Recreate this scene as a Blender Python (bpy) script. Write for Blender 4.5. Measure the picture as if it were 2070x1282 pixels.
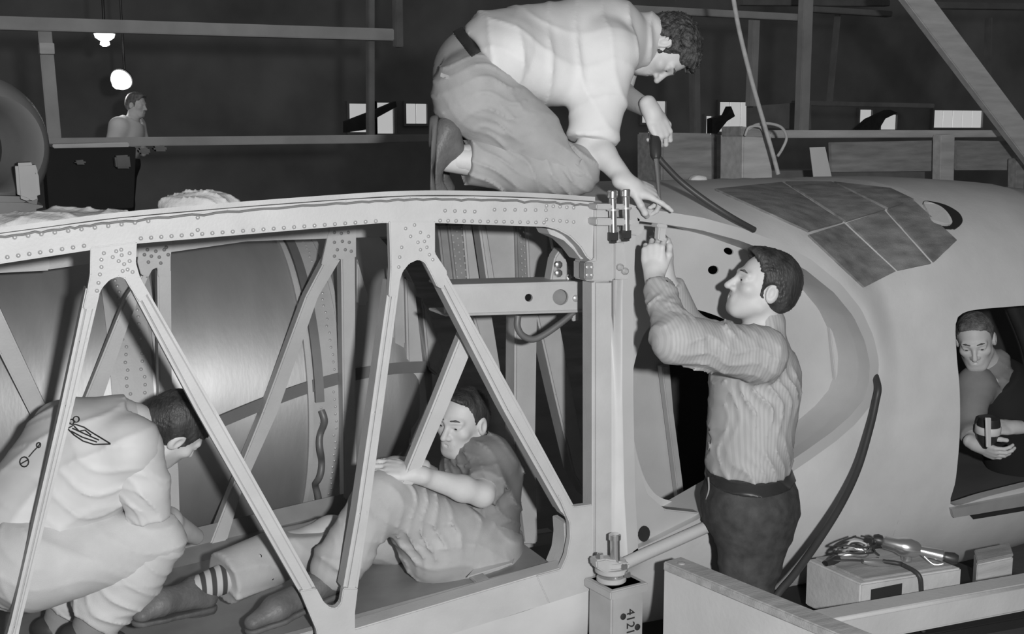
import bpy, bmesh, math, random
import numpy as np
from mathutils import Vector, Matrix
random.seed(4); np.random.seed(4)
for o in list(bpy.data.objects): bpy.data.objects.remove(o, do_unlink=True)
scene = bpy.context.scene
col = scene.collection

# ------------------------------------------------------------------ camera
FPX = 2440.0; TH = math.radians(24.0); PT = math.radians(8.65)
CAM = np.array([0.0, 0.0, 2.15])
Fv = np.array([math.sin(TH)*math.cos(PT), math.cos(TH)*math.cos(PT), -math.sin(PT)])
Rv = np.array([math.cos(TH), -math.sin(TH), 0.0])
Uv = np.cross(Rv, Fv)
cam = bpy.data.cameras.new('camera'); camo = bpy.data.objects.new('camera', cam); col.objects.link(camo)
cam.sensor_width = 36.0; cam.lens = 36.0*FPX/2070.0; cam.clip_end = 200
camo.matrix_world = Matrix(((Rv[0],Uv[0],-Fv[0],CAM[0]),(Rv[1],Uv[1],-Fv[1],CAM[1]),(Rv[2],Uv[2],-Fv[2],CAM[2]),(0,0,0,1)))
scene.camera = camo

# ------------------------------------------------------------------ light: dim hall ambience, press flash beside the camera
w = bpy.data.worlds.new('hall'); scene.world = w; w.use_nodes = True
w.node_tree.nodes['Background'].inputs[0].default_value = (1,1,1,1)
w.node_tree.nodes['Background'].inputs[1].default_value = 0.08
fl = bpy.data.lights.new('flash_lamp', 'POINT'); fl.energy = 660; fl.shadow_soft_size = 0.05
flo = bpy.data.objects.new('flash_lamp', fl); col.objects.link(flo)
flo.location = CAM + 0.38*Rv + 0.10*Uv - 0.35*Fv
vs = scene.view_settings
vs.view_transform = 'Standard'; vs.look = 'None'; vs.exposure = 0.0; vs.gamma = 1.0; vs.use_curve_mapping = False

# ------------------------------------------------------------------ helpers
def ray(px, py):
    return Fv + (px-1035.0)/FPX*Rv - (py-641.0)/FPX*Uv
def P(px, py, b):                      # point on the plane Y = b
    d = ray(px, py); return CAM + d*(b/d[1])
def Pz(px, py, z):                     # point on the plane Z = z
    d = ray(px, py); return CAM + d*((z-CAM[2])/d[2])
def V(p): return Vector((float(p[0]), float(p[1]), float(p[2])))
def nrm(v):
    v = np.asarray(v, float); return v/np.linalg.norm(v)

MATS = {}
def mat(name, g, rough=0.6, metal=0.0, var=0.08, scale=6.0, bump=0.0, bscale=40.0, stretch=None, emit=0.0, spec=0.4, dist=0.02):
    if name in MATS: return MATS[name]
    m = bpy.data.materials.new(name); m.use_nodes = True; nt = m.node_tree; b = nt.nodes['Principled BSDF']
    b.inputs['Roughness'].default_value = rough; b.inputs['Metallic'].default_value = metal
    b.inputs['Specular IOR Level'].default_value = spec
    tc = nt.nodes.new('ShaderNodeTexCoord'); mp = nt.nodes.new('ShaderNodeMapping')
    if stretch: mp.inputs['Scale'].default_value = stretch
    nt.links.new(tc.outputs['Object'], mp.inputs[0])
    n = nt.nodes.new('ShaderNodeTexNoise'); n.inputs['Scale'].default_value = scale; n.inputs['Detail'].default_value = 5
    nt.links.new(mp.outputs[0], n.inputs['Vector'])
    r = nt.nodes.new('ShaderNodeValToRGB')
    lo, hi = max(0, g*(1-var*1.6)), min(1, g*(1+var*1.6))
    r.color_ramp.elements[0].position = 0.25; r.color_ramp.elements[1].position = 0.75
    r.color_ramp.elements[0].color = (lo,lo,lo,1); r.color_ramp.elements[1].color = (hi,hi,hi,1)
    nt.links.new(n.outputs['Fac'], r.inputs[0]); nt.links.new(r.outputs[0], b.inputs['Base Color'])
    if bump:
        n2 = nt.nodes.new('ShaderNodeTexNoise'); n2.inputs['Scale'].default_value = bscale; n2.inputs['Detail'].default_value = 3
        nt.links.new(mp.outputs[0], n2.inputs['Vector'])
        bp = nt.nodes.new('ShaderNodeBump'); bp.inputs['Strength'].default_value = bump; bp.inputs['Distance'].default_value = dist
        nt.links.new(n2.outputs['Fac'], bp.inputs['Height']); nt.links.new(bp.outputs[0], b.inputs['Normal'])
    if emit:
        b.inputs['Emission Color'].default_value = (1,1,1,1); b.inputs['Emission Strength'].default_value = emit
    MATS[name] = m; return m

def link(name, me, m, parent=None, kind=None):
    o = bpy.data.objects.new(name, me); col.objects.link(o)
    if m is not None:
        me.materials.clear(); me.materials.append(m)
    if parent is not None: o.parent = parent
    if kind: o['kind'] = kind
    return o
def tag(o, label, cat, group=None):
    o['label'] = label; o['category'] = cat
    if group: o['group'] = group
    return o
def empty(name, loc=(0,0,0)):
    o = bpy.data.objects.new(name, None); col.objects.link(o); o.empty_display_size = 0.1; return o
def bm_done(bm, name, m, parent=None, smooth=False, kind=None, auto=None):
    bmesh.ops.recalc_face_normals(bm, faces=bm.faces[:])
    me = bpy.data.meshes.new(name); bm.to_mesh(me); bm.free()
    if smooth:
        me.polygons.foreach_set('use_smooth', [True]*len(me.polygons))
        if auto: me.set_sharp_from_angle(angle=math.radians(auto))
    return link(name, me, m, parent, kind)

def add_prism(bm, pts, off, bev=0.0, seg=2):
    """pts: planar 3D loop, off: extrusion vector"""
    vs_ = [bm.verts.new(V(p)) for p in pts]; f = bm.faces.new(vs_)
    r = bmesh.ops.extrude_face_region(bm, geom=[f])
    nv = [g for g in r['geom'] if isinstance(g, bmesh.types.BMVert)]
    bmesh.ops.translate(bm, verts=nv, vec=V(off))
    if bev > 0:
        ed = list({e for v in vs_+nv for e in v.link_edges})
        bmesh.ops.bevel(bm, geom=ed, offset=bev, segments=seg, affect='EDGES', clamp_overlap=True)
def prism(name, px, b, th, m, parent=None, bev=0.0, seg=2, smooth=True, kind=None):
    bm = bmesh.new(); add_prism(bm, [P(x, y, b) for x, y in px], (0, th, 0), bev, seg)
    return bm_done(bm, name, m, parent, smooth, kind, auto=35)
def add_box(bm, x0, x1, y0, y1, z0, z1, bev=0.0, M=None):
    r = bmesh.ops.create_cube(bm, size=1.0)
    for v in r['verts']:
        v.co = Vector(((x0+x1)/2+v.co.x*(x1-x0), (y0+y1)/2+v.co.y*(y1-y0), (z0+z1)/2+v.co.z*(z1-z0)))
        if M is not None: v.co = M @ v.co
    if bev:
        bmesh.ops.bevel(bm, geom=list({e for v in r['verts'] for e in v.link_edges}), offset=bev, segments=2, affect='EDGES')
def box(name, x0, x1, y0, y1, z0, z1, m, parent=None, bev=0.006, M=None):
    bm = bmesh.new(); add_box(bm, x0, x1, y0, y1, z0, z1, bev, M); return bm_done(bm, name, m, parent, True, auto=35)
def frame_bar(p, q, wid, dep, up=(0,1,0)):
    """8 corners of a bar from p to q; dep is measured along 'up'"""
    p, q = np.asarray(p, float), np.asarray(q, float); d = nrm(q-p); u = np.asarray(up, float); u = nrm(u-d*np.dot(u, d)); s = np.cross(d, u)
    return [p+s*wid/2, p-s*wid/2, p-s*wid/2+u*dep, p+s*wid/2+u*dep], q-p
def bar(name, p, q, wid, dep, m, parent=None, bev=0.004, up=(0,1,0)):
    pts, off = frame_bar(p, q, wid, dep, up); bm = bmesh.new(); add_prism(bm, pts, off, bev)
    return bm_done(bm, name, m, parent, True, auto=35)
def spline(pts, n=8):
    pts = [np.asarray(p, float) for p in pts]
    if len(pts) < 3: return pts
    ext = [2*pts[0]-pts[1]]+pts+[2*pts[-1]-pts[-2]]; out = []
    for i in range(1, len(ext)-2):
        a, b, c, d = ext[i-1:i+3]
        for k in range(n):
            t = k/n
            out.append(0.5*((2*b)+(-a+c)*t+(2*a-5*b+4*c-d)*t*t+(-a+3*b-3*c+d)*t**3))
    out.append(pts[-1]); return out
def add_tube(bm, pts, r, sides=8, caps=True):
    pts = [np.asarray(p, float) for p in pts]; n = len(pts)
    rs = r if hasattr(r, '__len__') else [r]*n
    up = np.array([0.31, 0.2, 0.93]); loops = []
    for i in range(n):
        t = nrm(pts[min(i+1, n-1)]-pts[max(i-1, 0)])
        u = up-t*np.dot(up, t)
        if np.linalg.norm(u) < 1e-4: u = np.array([1.0,0,0])-t*t[0]
        u = nrm(u); s = np.cross(t, u); up = u
        loops.append([bm.verts.new(V(pts[i]+rs[i]*(math.cos(2*math.pi*k/sides)*u+math.sin(2*math.pi*k/sides)*s))) for k in range(sides)])
    for i in range(n-1):
        for k in range(sides):
            bm.faces.new((loops[i][k], loops[i][(k+1)%sides], loops[i+1][(k+1)%sides], loops[i+1][k]))
    if caps:
        bm.faces.new(loops[0][::-1]); bm.faces.new(loops[-1])
def tube(name, pts, r, m, parent=None, sides=10, smooth_n=8):
    bm = bmesh.new(); add_tube(bm, spline(pts, smooth_n) if smooth_n else pts, r, sides); return bm_done(bm, name, m, parent, True, auto=50)
def add_cyl(bm, p, q, r0, r1=None, sides=20):
    add_tube(bm, [p, q], [r0, r0 if r1 is None else r1], sides)
def cyl(name, p, q, r0, m, parent=None, r1=None, sides=20):
    bm = bmesh.new(); add_cyl(bm, p, q, r0, r1, sides); return bm_done(bm, name, m, parent, True, auto=40)
def lathe(name, p, axis, prof, m, parent=None, sides=32):
    """prof: list of (distance along axis, radius)"""
    a = nrm(axis); u = nrm(np.cross(a, [0.3,0.2,0.9])); s = np.cross(a, u); bm = bmesh.new(); L = []
    for t, r in prof:
        L.append([bm.verts.new(V(np.asarray(p)+a*t+r*(math.cos(2*math.pi*k/sides)*u+math.sin(2*math.pi*k/sides)*s))) for k in range(sides)])
    for i in range(len(L)-1):
        for k in range(sides): bm.faces.new((L[i][k], L[i][(k+1)%sides], L[i+1][(k+1)%sides], L[i+1][k]))
    bm.faces.new(L[0][::-1]); bm.faces.new(L[-1])
    return bm_done(bm, name, m, parent, True, auto=40)
def add_dome(bm, c, nvec, r, h, sides=8):
    n = nrm(nvec); u = nrm(np.cross(n, [0.2,0.3,0.9])); s = np.cross(n, u); c = np.asarray(c)
    a = [bm.verts.new(V(c+r*(math.cos(2*math.pi*k/sides)*u+math.sin(2*math.pi*k/sides)*s))) for k in range(sides)]
    b = [bm.verts.new(V(c+n*h*0.75+0.6*r*(math.cos(2*math.pi*k/sides)*u+math.sin(2*math.pi*k/sides)*s))) for k in range(sides)]
    t = bm.verts.new(V(c+n*h))
    for k in range(sides):
        bm.faces.new((a[k], a[(k+1)%sides], b[(k+1)%sides], b[k])); bm.faces.new((b[k], b[(k+1)%sides], t))
def rivets(name, pxs, b, m, parent, r=0.006, h=0.004):
    bm = bmesh.new()
    for x, y in pxs: add_dome(bm, P(x, y, b), (0,-1,0), r, h)
    return bm_done(bm, name, m, parent, True, kind='stuff')
def row(p, q, n): return [(p[0]+(q[0]-p[0])*i/(n-1), p[1]+(q[1]-p[1])*i/(n-1)) for i in range(n)]
def in_poly(p, L):
    r = False
    for i in range(len(L)):
        a, b = L[i-1], L[i]
        if (a[1] > p[1]) != (b[1] > p[1]) and p[0] < (b[0]-a[0])*(p[1]-a[1])/(b[1]-a[1])+a[0]: r = not r
    return r
def plate_with_hole(name, outer, inners, m, parent=None, th=(0,0.006,0)):
    """plate in a plane Y = const with holes, given a thickness"""
    from mathutils.geometry import delaunay_2d_cdt
    y = float(outer[0][1]); vs2 = []; ed = []
    for L in [outer]+inners:
        s0 = len(vs2); vs2 += [Vector((float(p[0]), float(p[2]))) for p in L]; ed += [(s0+i, s0+(i+1)%len(L)) for i in range(len(L))]
    r = delaunay_2d_cdt(vs2, ed, [], 0, 1e-6)
    loops = [[(p[0], p[2]) for p in L] for L in [outer]+inners]
    bm = bmesh.new(); vv = [bm.verts.new((v[0], y, v[1])) for v in r[0]]; fs = []
    for f in r[2]:
        c = sum((r[0][i] for i in f), Vector((0,0)))/len(f)
        if in_poly(c, loops[0]) and not any(in_poly(c, L) for L in loops[1:]): fs.append(bm.faces.new([vv[i] for i in f]))
    e = bmesh.ops.extrude_face_region(bm, geom=fs)
    bmesh.ops.translate(bm, verts=[g for g in e['geom'] if isinstance(g, bmesh.types.BMVert)], vec=Vector(th))
    return bm_done(bm, name, m, parent)
def smooth_loop(px, n=6):
    pts = [np.array(p, float) for p in px]; out = []; N = len(pts)
    for i in range(N):
        a, b, c, d = pts[i-1], pts[i], pts[(i+1)%N], pts[(i+2)%N]
        for k in range(n):
            t = k/n; out.append(0.5*((2*b)+(-a+c)*t+(2*a-5*b+4*c-d)*t*t+(-a+3*b-3*c+d)*t**3))
    return out

# ------------------------------------------------------------------ signed-distance bodies, meshed by surface nets
class Field:
    def __init__(s): s.pr = []; s.folds = []
    def add(s, f, c, R, k, op='u'): s.pr.append((f, np.asarray(c, float), R, k, op))
    def cone(s, a, b, ra, rb, k=0.02, flat=None, op='u'):
        a = np.asarray(a, float); b = np.asarray(b, float); ba = b-a; L2 = max(np.dot(ba, ba), 1e-9)
        if flat is not None: wv, fs = nrm(flat[0]), flat[1]
        else: wv, fs = None, 1.0
        a4, ba4 = a.astype(np.float32), ba.astype(np.float32); w4 = None if wv is None else wv.astype(np.float32); bw = 0.0 if wv is None else float(ba@wv); fk = 1-1/fs**2; dr = rb-ra
        def f(p):
            q = p-a4; qb = q@ba4; t = qb*(1/L2); np.clip(t, 0, 1, out=t)
            d2 = np.einsum('ij,ij->i', q, q)-t*(2*qb-t*L2)
            if w4 is not None:
                ww = q@w4-t*bw; d2 -= ww*ww*fk
            np.maximum(d2, 0, out=d2); return np.sqrt(d2, out=d2)-(ra+dr*t)
        s.add(f, (a+b)/2, np.linalg.norm(ba)/2+max(ra, rb)*max(1, fs), k, op)
    def ell(s, c, r, R=None, k=0.02, op='u'):
        c = np.asarray(c, float); r = np.asarray(r, float); R = np.eye(3) if R is None else R
        c4 = c.astype(np.float32); A1 = (R/r).astype(np.float32); A2 = (R/(r*r)).astype(np.float32)
        def f(p):
            q = p-c4; u = q@A1; v = q@A2; k0 = np.sqrt(np.einsum('ij,ij->i', u, u)); k1 = np.sqrt(np.einsum('ij,ij->i', v, v))+1e-9
            return np.where(k0 < 1e-4, -r.min(), k0*(k0-1)/k1)
        s.add(f, c, r.max(), k, op)
    def clip(s, pt, n, k=0.004, R=None):   # keep the side against n; R: only within a ball around pt
        pt = np.asarray(pt, np.float32); n = nrm(n).astype(np.float32)
        if R is None: s.add(lambda p: -((p-pt)@n), pt, 1e9, k, 's')
        else:
            s.add(lambda p: np.maximum(-((p-pt)@n), np.sqrt(((p-pt)**2).sum(1))-R), pt, R, k, 's')
    def fold(s, n, wl, amp, ph=0.0, c=None, R=None, warp=0.5):
        s.folds.append((nrm(n).astype(np.float32), wl, amp, ph, None if c is None else np.asarray(c, np.float32), R, warp))
    def eval(s, p, sel=None):
        p = p.astype(np.float32); d = np.full(len(p), 1e3, np.float32)
        for i, (f, pc, R, k, op) in enumerate(s.pr):
            if sel is not None and not sel[i]: continue
            x = f(p)
            if op == 's': x = -x; h = np.clip(0.5+0.5*(x-d)/k, 0, 1); d = d*(1-h)+x*h+k*h*(1-h)
            else:
                h = np.clip(0.5+0.5*(x-d)/k, 0, 1); d = x*(1-h)+d*h-k*h*(1-h)
        if s.folds:
            m = np.abs(d) < 0.045
            if m.any():
                pm = p[m]; dm = d[m]
                for n, wl, amp, ph, fc, R, warp in s.folds:
                    g_ = 1.0
                    if fc is not None:
                        g_ = np.exp(-(((pm-fc)**2).sum(1))/(R*R))
                        if g_.max() < 0.05: continue
                    q = pm@n/wl+ph
                    a1 = np.array([n[1], n[2], n[0]], np.float32); a2 = np.array([n[2], -n[0], n[1]], np.float32)
                    q = q+warp*np.sin(pm@a1/wl*1.1+ph*3)+0.6*warp*np.sin(pm@a2/wl*1.6+1.3+ph)
                    v = (1-np.abs(np.sin(math.pi*q)))**2.5-0.25
                    patch = 0.5+0.5*np.sin(pm@a1/wl*0.9+ph*7)*np.sin(pm@a2/wl*0.8+ph*5)
                    dm = dm-amp*v*g_*patch
                d[m] = dm
        return d
    def bounds(s):
        lo = np.full(3, 1e9); hi = -lo
        for f, c, R, k, op in s.pr:
            if op == 'u': lo = np.minimum(lo, c-R); hi = np.maximum(hi, c+R)
        return lo-0.04, hi+0.04
    def nets(s, h, NB=10, inside=None):
        lo, hi = s.bounds()
        if inside is not None:
            l2 = np.min([c-r for c, r in inside], axis=0); h2 = np.max([c+r for c, r in inside], axis=0)
            lo = np.maximum(lo, l2-h*NB); hi = np.minimum(hi, h2+h*NB)
        S = h*NB; nb = np.ceil((hi-lo)/S).astype(int)
        g = np.stack(np.meshgrid(*[np.arange(n) for n in nb], indexing='ij'), -1).reshape(-1, 3)
        cen = lo+(g+0.5)*S; rad = S*0.87
        dv = s.eval(cen); act = np.abs(dv) < rad*1.3+0.012
        PD = np.stack([f(cen) for f, c_, R_, k_, o_ in s.pr], 1); isu = np.array([o_ == 'u' for f, c_, R_, k_, o_ in s.pr]); kk = np.array([k_ for f, c_, R_, k_, o_ in s.pr])
        mn = PD[:, isu].min(1)
        SEL = np.where(isu[None], PD < mn[:,None]+2.2*rad+kk[None], PD < 1.3*rad+kk[None]+0.01)
        if inside is not None:
            ok = np.zeros(len(cen), bool)
            for c, r in inside: ok |= np.linalg.norm(cen-c, axis=1) < r+rad
            act &= ok
        ax = np.arange(NB+1); loc = np.stack(np.meshgrid(ax, ax, ax, indexing='ij'), -1).reshape(-1, 3)
        VK = []; VP = []; Q = []
        big = np.int64(1<<20)
        key = lambda c: (c[:,0]*big+c[:,1])*big+c[:,2]
        corners = np.array([[i,j,k] for i in (0,1) for j in (0,1) for k in (0,1)])
        edges = [(a, b) for a in range(8) for b in range(a+1, 8) if np.abs(corners[a]-corners[b]).sum() == 1]
        for bi, se in zip(g[act], SEL[act]):
            base = bi*NB
            pts = lo+(base+loc)*h
            d = s.eval(pts, se).reshape(NB+1, NB+1, NB+1)
            sg = d < 0
            if sg.all() or not sg.any(): continue
            cs = np.stack([sg[i:NB+i, j:NB+j, k:NB+k] for i,j,k in corners], -1); cnt = cs.sum(-1)
            ci = np.argwhere((cnt > 0) & (cnt < 8))
            if len(ci) == 0: continue
            dvv = np.stack([d[ci[:,0]+i, ci[:,1]+j, ci[:,2]+k] for i,j,k in corners], -1)
            acc = np.zeros((len(ci), 3)); n = np.zeros(len(ci))
            for a, b in edges:
                da, db = dvv[:,a], dvv[:,b]; m = (da < 0) != (db < 0)
                t = np.where(m, da/np.where(m, da-db, 1), 0)
                acc += np.where(m[:,None], corners[a]+t[:,None]*(corners[b]-corners[a]), 0); n += m
            VP.append(lo+(base+ci+acc/n[:,None])*h); VK.append(key((base+ci).astype(np.int64)))
            for axis in range(3):
                o1, o2 = [(1,2),(2,0),(0,1)][axis]
                sl = [slice(0, NB)]*3; s2 = list(sl); s2[axis] = slice(1, NB+1)
                a = sg[tuple(sl)]; b = sg[tuple(s2)]
                e = np.argwhere(a != b)
                if len(e) == 0: continue
                fl_ = a[e[:,0], e[:,1], e[:,2]]
                c0 = (base+e).astype(np.int64); u1 = np.zeros(3, np.int64); u1[o1] = 1; u2 = np.zeros(3, np.int64); u2[o2] = 1
                q = np.stack([key(c0), key(c0-u1), key(c0-u1-u2), key(c0-u2)], -1)
                q[~fl_] = q[~fl_][:, ::-1]; Q.append(q)
        VK = np.concatenate(VK); VP = np.concatenate(VP); Q = np.concatenate(Q)
        o = np.argsort(VK); VK = VK[o]; VP = VP[o]
        ix = np.clip(np.searchsorted(VK, Q), 0, len(VK)-1); ok = (VK[ix] == Q).all(1)
        return VP, ix[ok]
def net_mesh(name, F, h, m, parent=None, fine=None, hf=0.003):
    """coarse net everywhere, a finer net inside the given balls (head, hands)"""
    vp, q = F.nets(h)
    if fine:
        cq = vp[q].mean(1); inn = np.zeros(len(q), bool)
        for c, r in fine: inn |= np.linalg.norm(cq-c, axis=1) < r-h*1.2
        q = q[~inn]
        vf, qf = F.nets(hf, inside=fine); cq = vf[qf].mean(1); inn = np.zeros(len(qf), bool)
        for c, r in fine: inn |= np.linalg.norm(cq-c, axis=1) < r
        qf = qf[inn]; q = np.concatenate([q, qf+len(vp)]); vp = np.concatenate([vp, vf])
    used = np.unique(q); rm = np.full(len(vp), -1); rm[used] = np.arange(len(used)); vp = vp[used]; q = rm[q]
    me = bpy.data.meshes.new(name)
    me.vertices.add(len(vp)); me.vertices.foreach_set('co', vp.astype(np.float32).ravel())
    me.loops.add(q.size); me.loops.foreach_set('vertex_index', q.astype(np.int32).ravel())
    me.polygons.add(len(q)); me.polygons.foreach_set('loop_start', np.arange(0, q.size, 4, dtype=np.int32))
    me.polygons.foreach_set('use_smooth', np.ones(len(q), bool)); me.update(calc_edges=True); me.validate()
    return link(name, me, m, parent)
# ------------------------------------------------------------------ materials
ALU  = mat('primed_metal', 0.52, 0.5, 0.0, 0.05, 9, 0.05, 120)
ALU2 = mat('primed_metal_inner', 0.48, 0.5, 0.0, 0.07, 8, 0.05, 120)
RIV  = mat('rivet_metal', 0.50, 0.35, 0.3, 0.05)
DRIV = mat('dark_riveted_strip', 0.30, 0.5, 0.2, 0.12, 14)
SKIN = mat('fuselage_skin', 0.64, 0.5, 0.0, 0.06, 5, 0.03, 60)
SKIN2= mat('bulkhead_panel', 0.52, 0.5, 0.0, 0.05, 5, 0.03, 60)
WALK = mat('walkway_strip', 0.22, 0.75, 0.0, 0.25, 9, 0.3, 160, stretch=(1,3,3))
TANKM= mat('polished_tank', 0.50, 0.55, 0.7, 0.05, 4, 0.03, 25, stretch=(3,1,1))
STEEL= mat('bright_steel', 0.70, 0.25, 0.9, 0.05)
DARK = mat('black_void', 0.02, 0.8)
DKMET= mat('dark_metal', 0.07, 0.4, 0.5, 0.2)
RUB  = mat('rubber_hose', 0.05, 0.45, 0, 0.1)
WOOD = mat('grey_wood', 0.38, 0.7, 0, 0.18, 7, 0.15, 50, stretch=(0.6,4,4))
WOODL= mat('pale_wood', 0.60, 0.65, 0, 0.12, 6, 0.1, 50, stretch=(0.6,4,4))
RAILM= mat('scaffold_wood', 0.42, 0.8, 0, 0.12, 4, 0.1, 30)
CLOTH= mat('white_rag', 0.62, 0.9, 0, 0.08, 8, 0.2, 60)
FLOOR= mat('concrete', 0.16, 0.8, 0, 0.2, 2, 0.1, 20)
WALLM= mat('dark_hall_wall', 0.32, 0.9, 0, 0.25, 0.6)
PLY  = mat('plywood_side', 0.56, 0.6, 0, 0.07, 4, 0.05, 60)
PAPER= mat('paper', 0.75, 0.8, 0, 0.03)
LAMP = mat('lamp_glow', 0.9, 0.5, emit=3.0)
WINM = mat('daylight_pane', 0.8, 0.5, emit=0.4)
SOCKM= mat('clamp_strap', 0.20, 0.5, 0.3, 0.1)
INK  = mat('black_ink', 0.03, 0.6)
CANV = mat('dull_canvas', 0.20, 0.8, 0, 0.15)

# ------------------------------------------------------------------ the hall
def struct(name, m, *a): 
    o = box(name, *a, m, None, 0.0); o['kind'] = 'structure'; o['label'] = {'floor':'dark concrete hangar floor','wall_back':'far dark hangar wall with a row of daylight windows'}[name]; return o
struct('floor', FLOOR, -14, 30, -6, 24, -0.2, 0)
wb = struct('wall_back', WALLM, -14, 30, 23.8, 24, 0, 9)
# far windows: frame with separate panes
def window(i, x0, x1, y0, y1, panes):
    B = 23.76
    w_ = empty('window_%d' % i); w_['kind'] = 'structure'; w_['label'] = 'small daylight window of the far hangar wall, number %d from the left' % i
    a = P(x0, y1, B); b = P(x1, y0, B)
    bm = bmesh.new(); t = 0.05
    for (xa, xb, za, zb) in ((a[0]-t, b[0]+t, a[2]-t, a[2]), (a[0]-t, b[0]+t, b[2], b[2]+t), (a[0]-t, a[0], a[2], b[2]), (b[0], b[0]+t, a[2], b[2])):
        add_box(bm, xa, xb, B-0.05, B+0.03, za, zb)
    bm_done(bm, 'window_frame', WALLM, w_)
    for k in range(panes):
        u0 = a[0]+(b[0]-a[0])*(k+0.04)/panes; u1 = a[0]+(b[0]-a[0])*(k+0.96)/panes
        box('pane', u0, u1, B, B+0.02, a[2], b[2], WINM, w_, 0)
for i, wdef in enumerate([(706,755,210,267,1),(762,795,208,270,1),(820,862,210,250,2),(1296,1345,205,248,2),(1425,1438,235,272,1),(1452,1520,207,266,3),(1735,1762,222,262,1),(1778,1812,232,262,1),(1885,1985,224,258,5)]): window(i+1, *wdef)

# scaffold: rails and posts, each a timber of its own
def timber(name, a, b, bdep, wpx, label, th=0.08, m=RAILM, group='scaffold timbers behind the workers'):
    p, q = P(a[0], a[1], bdep), P(b[0], b[1], bdep)
    d = np.linalg.norm(p-CAM); wid = wpx*d/FPX
    o = bar(name, p, q, wid, th, m, None, 0.006); tag(o, label, 'beam', group); return o
timber('scaffold_rail', (-60,44), (797,70), 8.0, 24, 'long upper scaffold rail crossing above the two lit lamps')
timber('scaffold_post', (90,58), (111,285), 8.06, 24, 'upright scaffold post at the far left beside the lamps')
box('clamp_band', *[f for f in (P(80,99,7.98)[0], P(110,99,7.98)[0], 7.97, 8.15, P(95,99,7.98)[2]-0.03, P(95,87,7.98)[2])], WOODL, None, 0.003)
tag(bpy.data.objects['clamp_band'], 'pale band wrapped around the far left scaffold post', 'clamp')
timber('scaffold_rail', (40,289), (930,279), 8.0, 17, 'long lower scaffold rail behind the far worker and the kneeling man')
timber('scaffold_post', (752,-40), (752,275), 8.2, 12, 'thin upright post behind the right end of the upper left rail', m=CANV)
timber('scaffold_post', (806,-40), (808,95), 9.5, 16, 'short dim post hanging just right of the upper left rail end', m=CANV)
timber('scaffold_rail', (1250,16), (1640,36), 8.0, 14, 'upper scaffold rail passing behind the kneeling man\'s curly hair')
timber('scaffold_post', (1637,-40), (1626,275), 7.9, 22, 'stout upright post right of the hanging cable')
timber('scaffold_post', (1531,30), (1524,215), 8.3, 15, 'dim upright post seen behind the hanging cable')
timber('scaffold_post', (1409,130), (1411,275), 8.3, 15, 'dim post right of the kneeling man\'s face', m=CANV)
timber('scaffold_rail', (1646,18), (1805,28), 8.3, 11, 'short upper rail right of the stout post', m=CANV)
timber('scaffold_rail', (1500,4), (1800,6), 9.2, 12, 'dim topmost rail at the upper edge', m=CANV)
timber('scaffold_rail', (1880,10), (2140,14), 9.0, 12, 'dim top rail behind the diagonal brace', m=CANV)
timber('scaffold_post', (2005,35), (2002,160), 9.0, 6, 'thin dim post right of the diagonal brace', m=CANV)
timber('scaffold_rail', (1610,208), (1890,214), 9.0, 9, 'dim thin rail just above the far right windows', m=CANV)
timber('scaffold_post', (1700,20), (1682,208), 9.1, 4, 'very thin dim rod hanging behind the stout post', m=CANV)
timber('diagonal_brace', (1830,-40), (2120,345), 5.75, 50, 'broad diagonal timber brace at the upper right corner', 0.06, WOODL, None)
timber('bench_rail', (1560,271), (2120,270), 6.2, 15, 'horizontal rail of the bench behind the fuselage top', 0.10, WOODL, None)
timber('bench_post', (1917,272), (1905,900), 6.1, 34, 'broad bench post behind the fuselage right of the paper', 0.08, WOODL, None)
timber('bench_post', (2064,320), (2050,900), 6.1, 20, 'bench post at the right edge below the diagonal brace', 0.08, WOOD, None)
# board panels below the rail
for pts, lab in (([(1680,288),(1888,284),(1886,346),(1682,348)], 'grey board panel between the paper and the broad bench post'),
                 ([(1935,284),(2052,286),(2052,344),(1935,344)], 'grey board panel right of the broad bench post')):
    tag(prism('board_panel', pts, 6.28, 0.03, WOOD, None, 0.003), lab, 'panel', 'boards of the bench behind the fuselage')
tag(prism('cabinet', [(1338,268),(1440,270),(1442,900),(1338,900)], 6.3, 0.3, WOOD, None, 0.01), 'grey metal cabinet behind the held drill', 'cabinet')
tag(prism('cabinet', [(1446,272),(1500,272),(1500,900),(1446,900)], 6.3, 0.3, WOOD, None, 0.01), 'narrow grey cabinet left of the control box', 'cabinet')
tag(prism('far_screen', [(1515,215),(1640,205),(1640,262),(1515,258)], 8.8, 0.05, CANV, None, 0.003), 'dim board leaning behind the control box', 'board')
tag(prism('far_bench', [(1560,345),(1870,342),(1868,900),(1560,900)], 6.4, 0.3, CANV, None, 0.003), 'dark low bench shelf behind the fuselage top', 'bench')
# silhouettes in front of the far windows
for q, (pts, lab) in enumerate([([(700,245),(760,222),(800,205),(802,216),(762,238),(742,262),(700,268)], 'dark wing-like part silhouetted before the left windows'),
                 ([(1735,262),(1760,240),(1800,222),(1815,228),(1790,240),(1775,265)], 'dark machine part silhouetted before the right windows'),
                 ([(1440,240),(1470,232),(1478,215),(1486,235),(1470,245),(1450,270),(1440,270)], 'dark jagged part silhouetted left of the control box')]):
    tag(prism('machine_part', pts, 21.0, 0.2, DKMET, None, 0), lab, 'machine part')
tag(prism('paper_sheet', [(1637,298),(1668,297),(1682,361),(1645,361)], 5.6, 0.004, PAPER, None, 0), 'white paper sheet hanging behind the fuselage top', 'paper')

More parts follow.
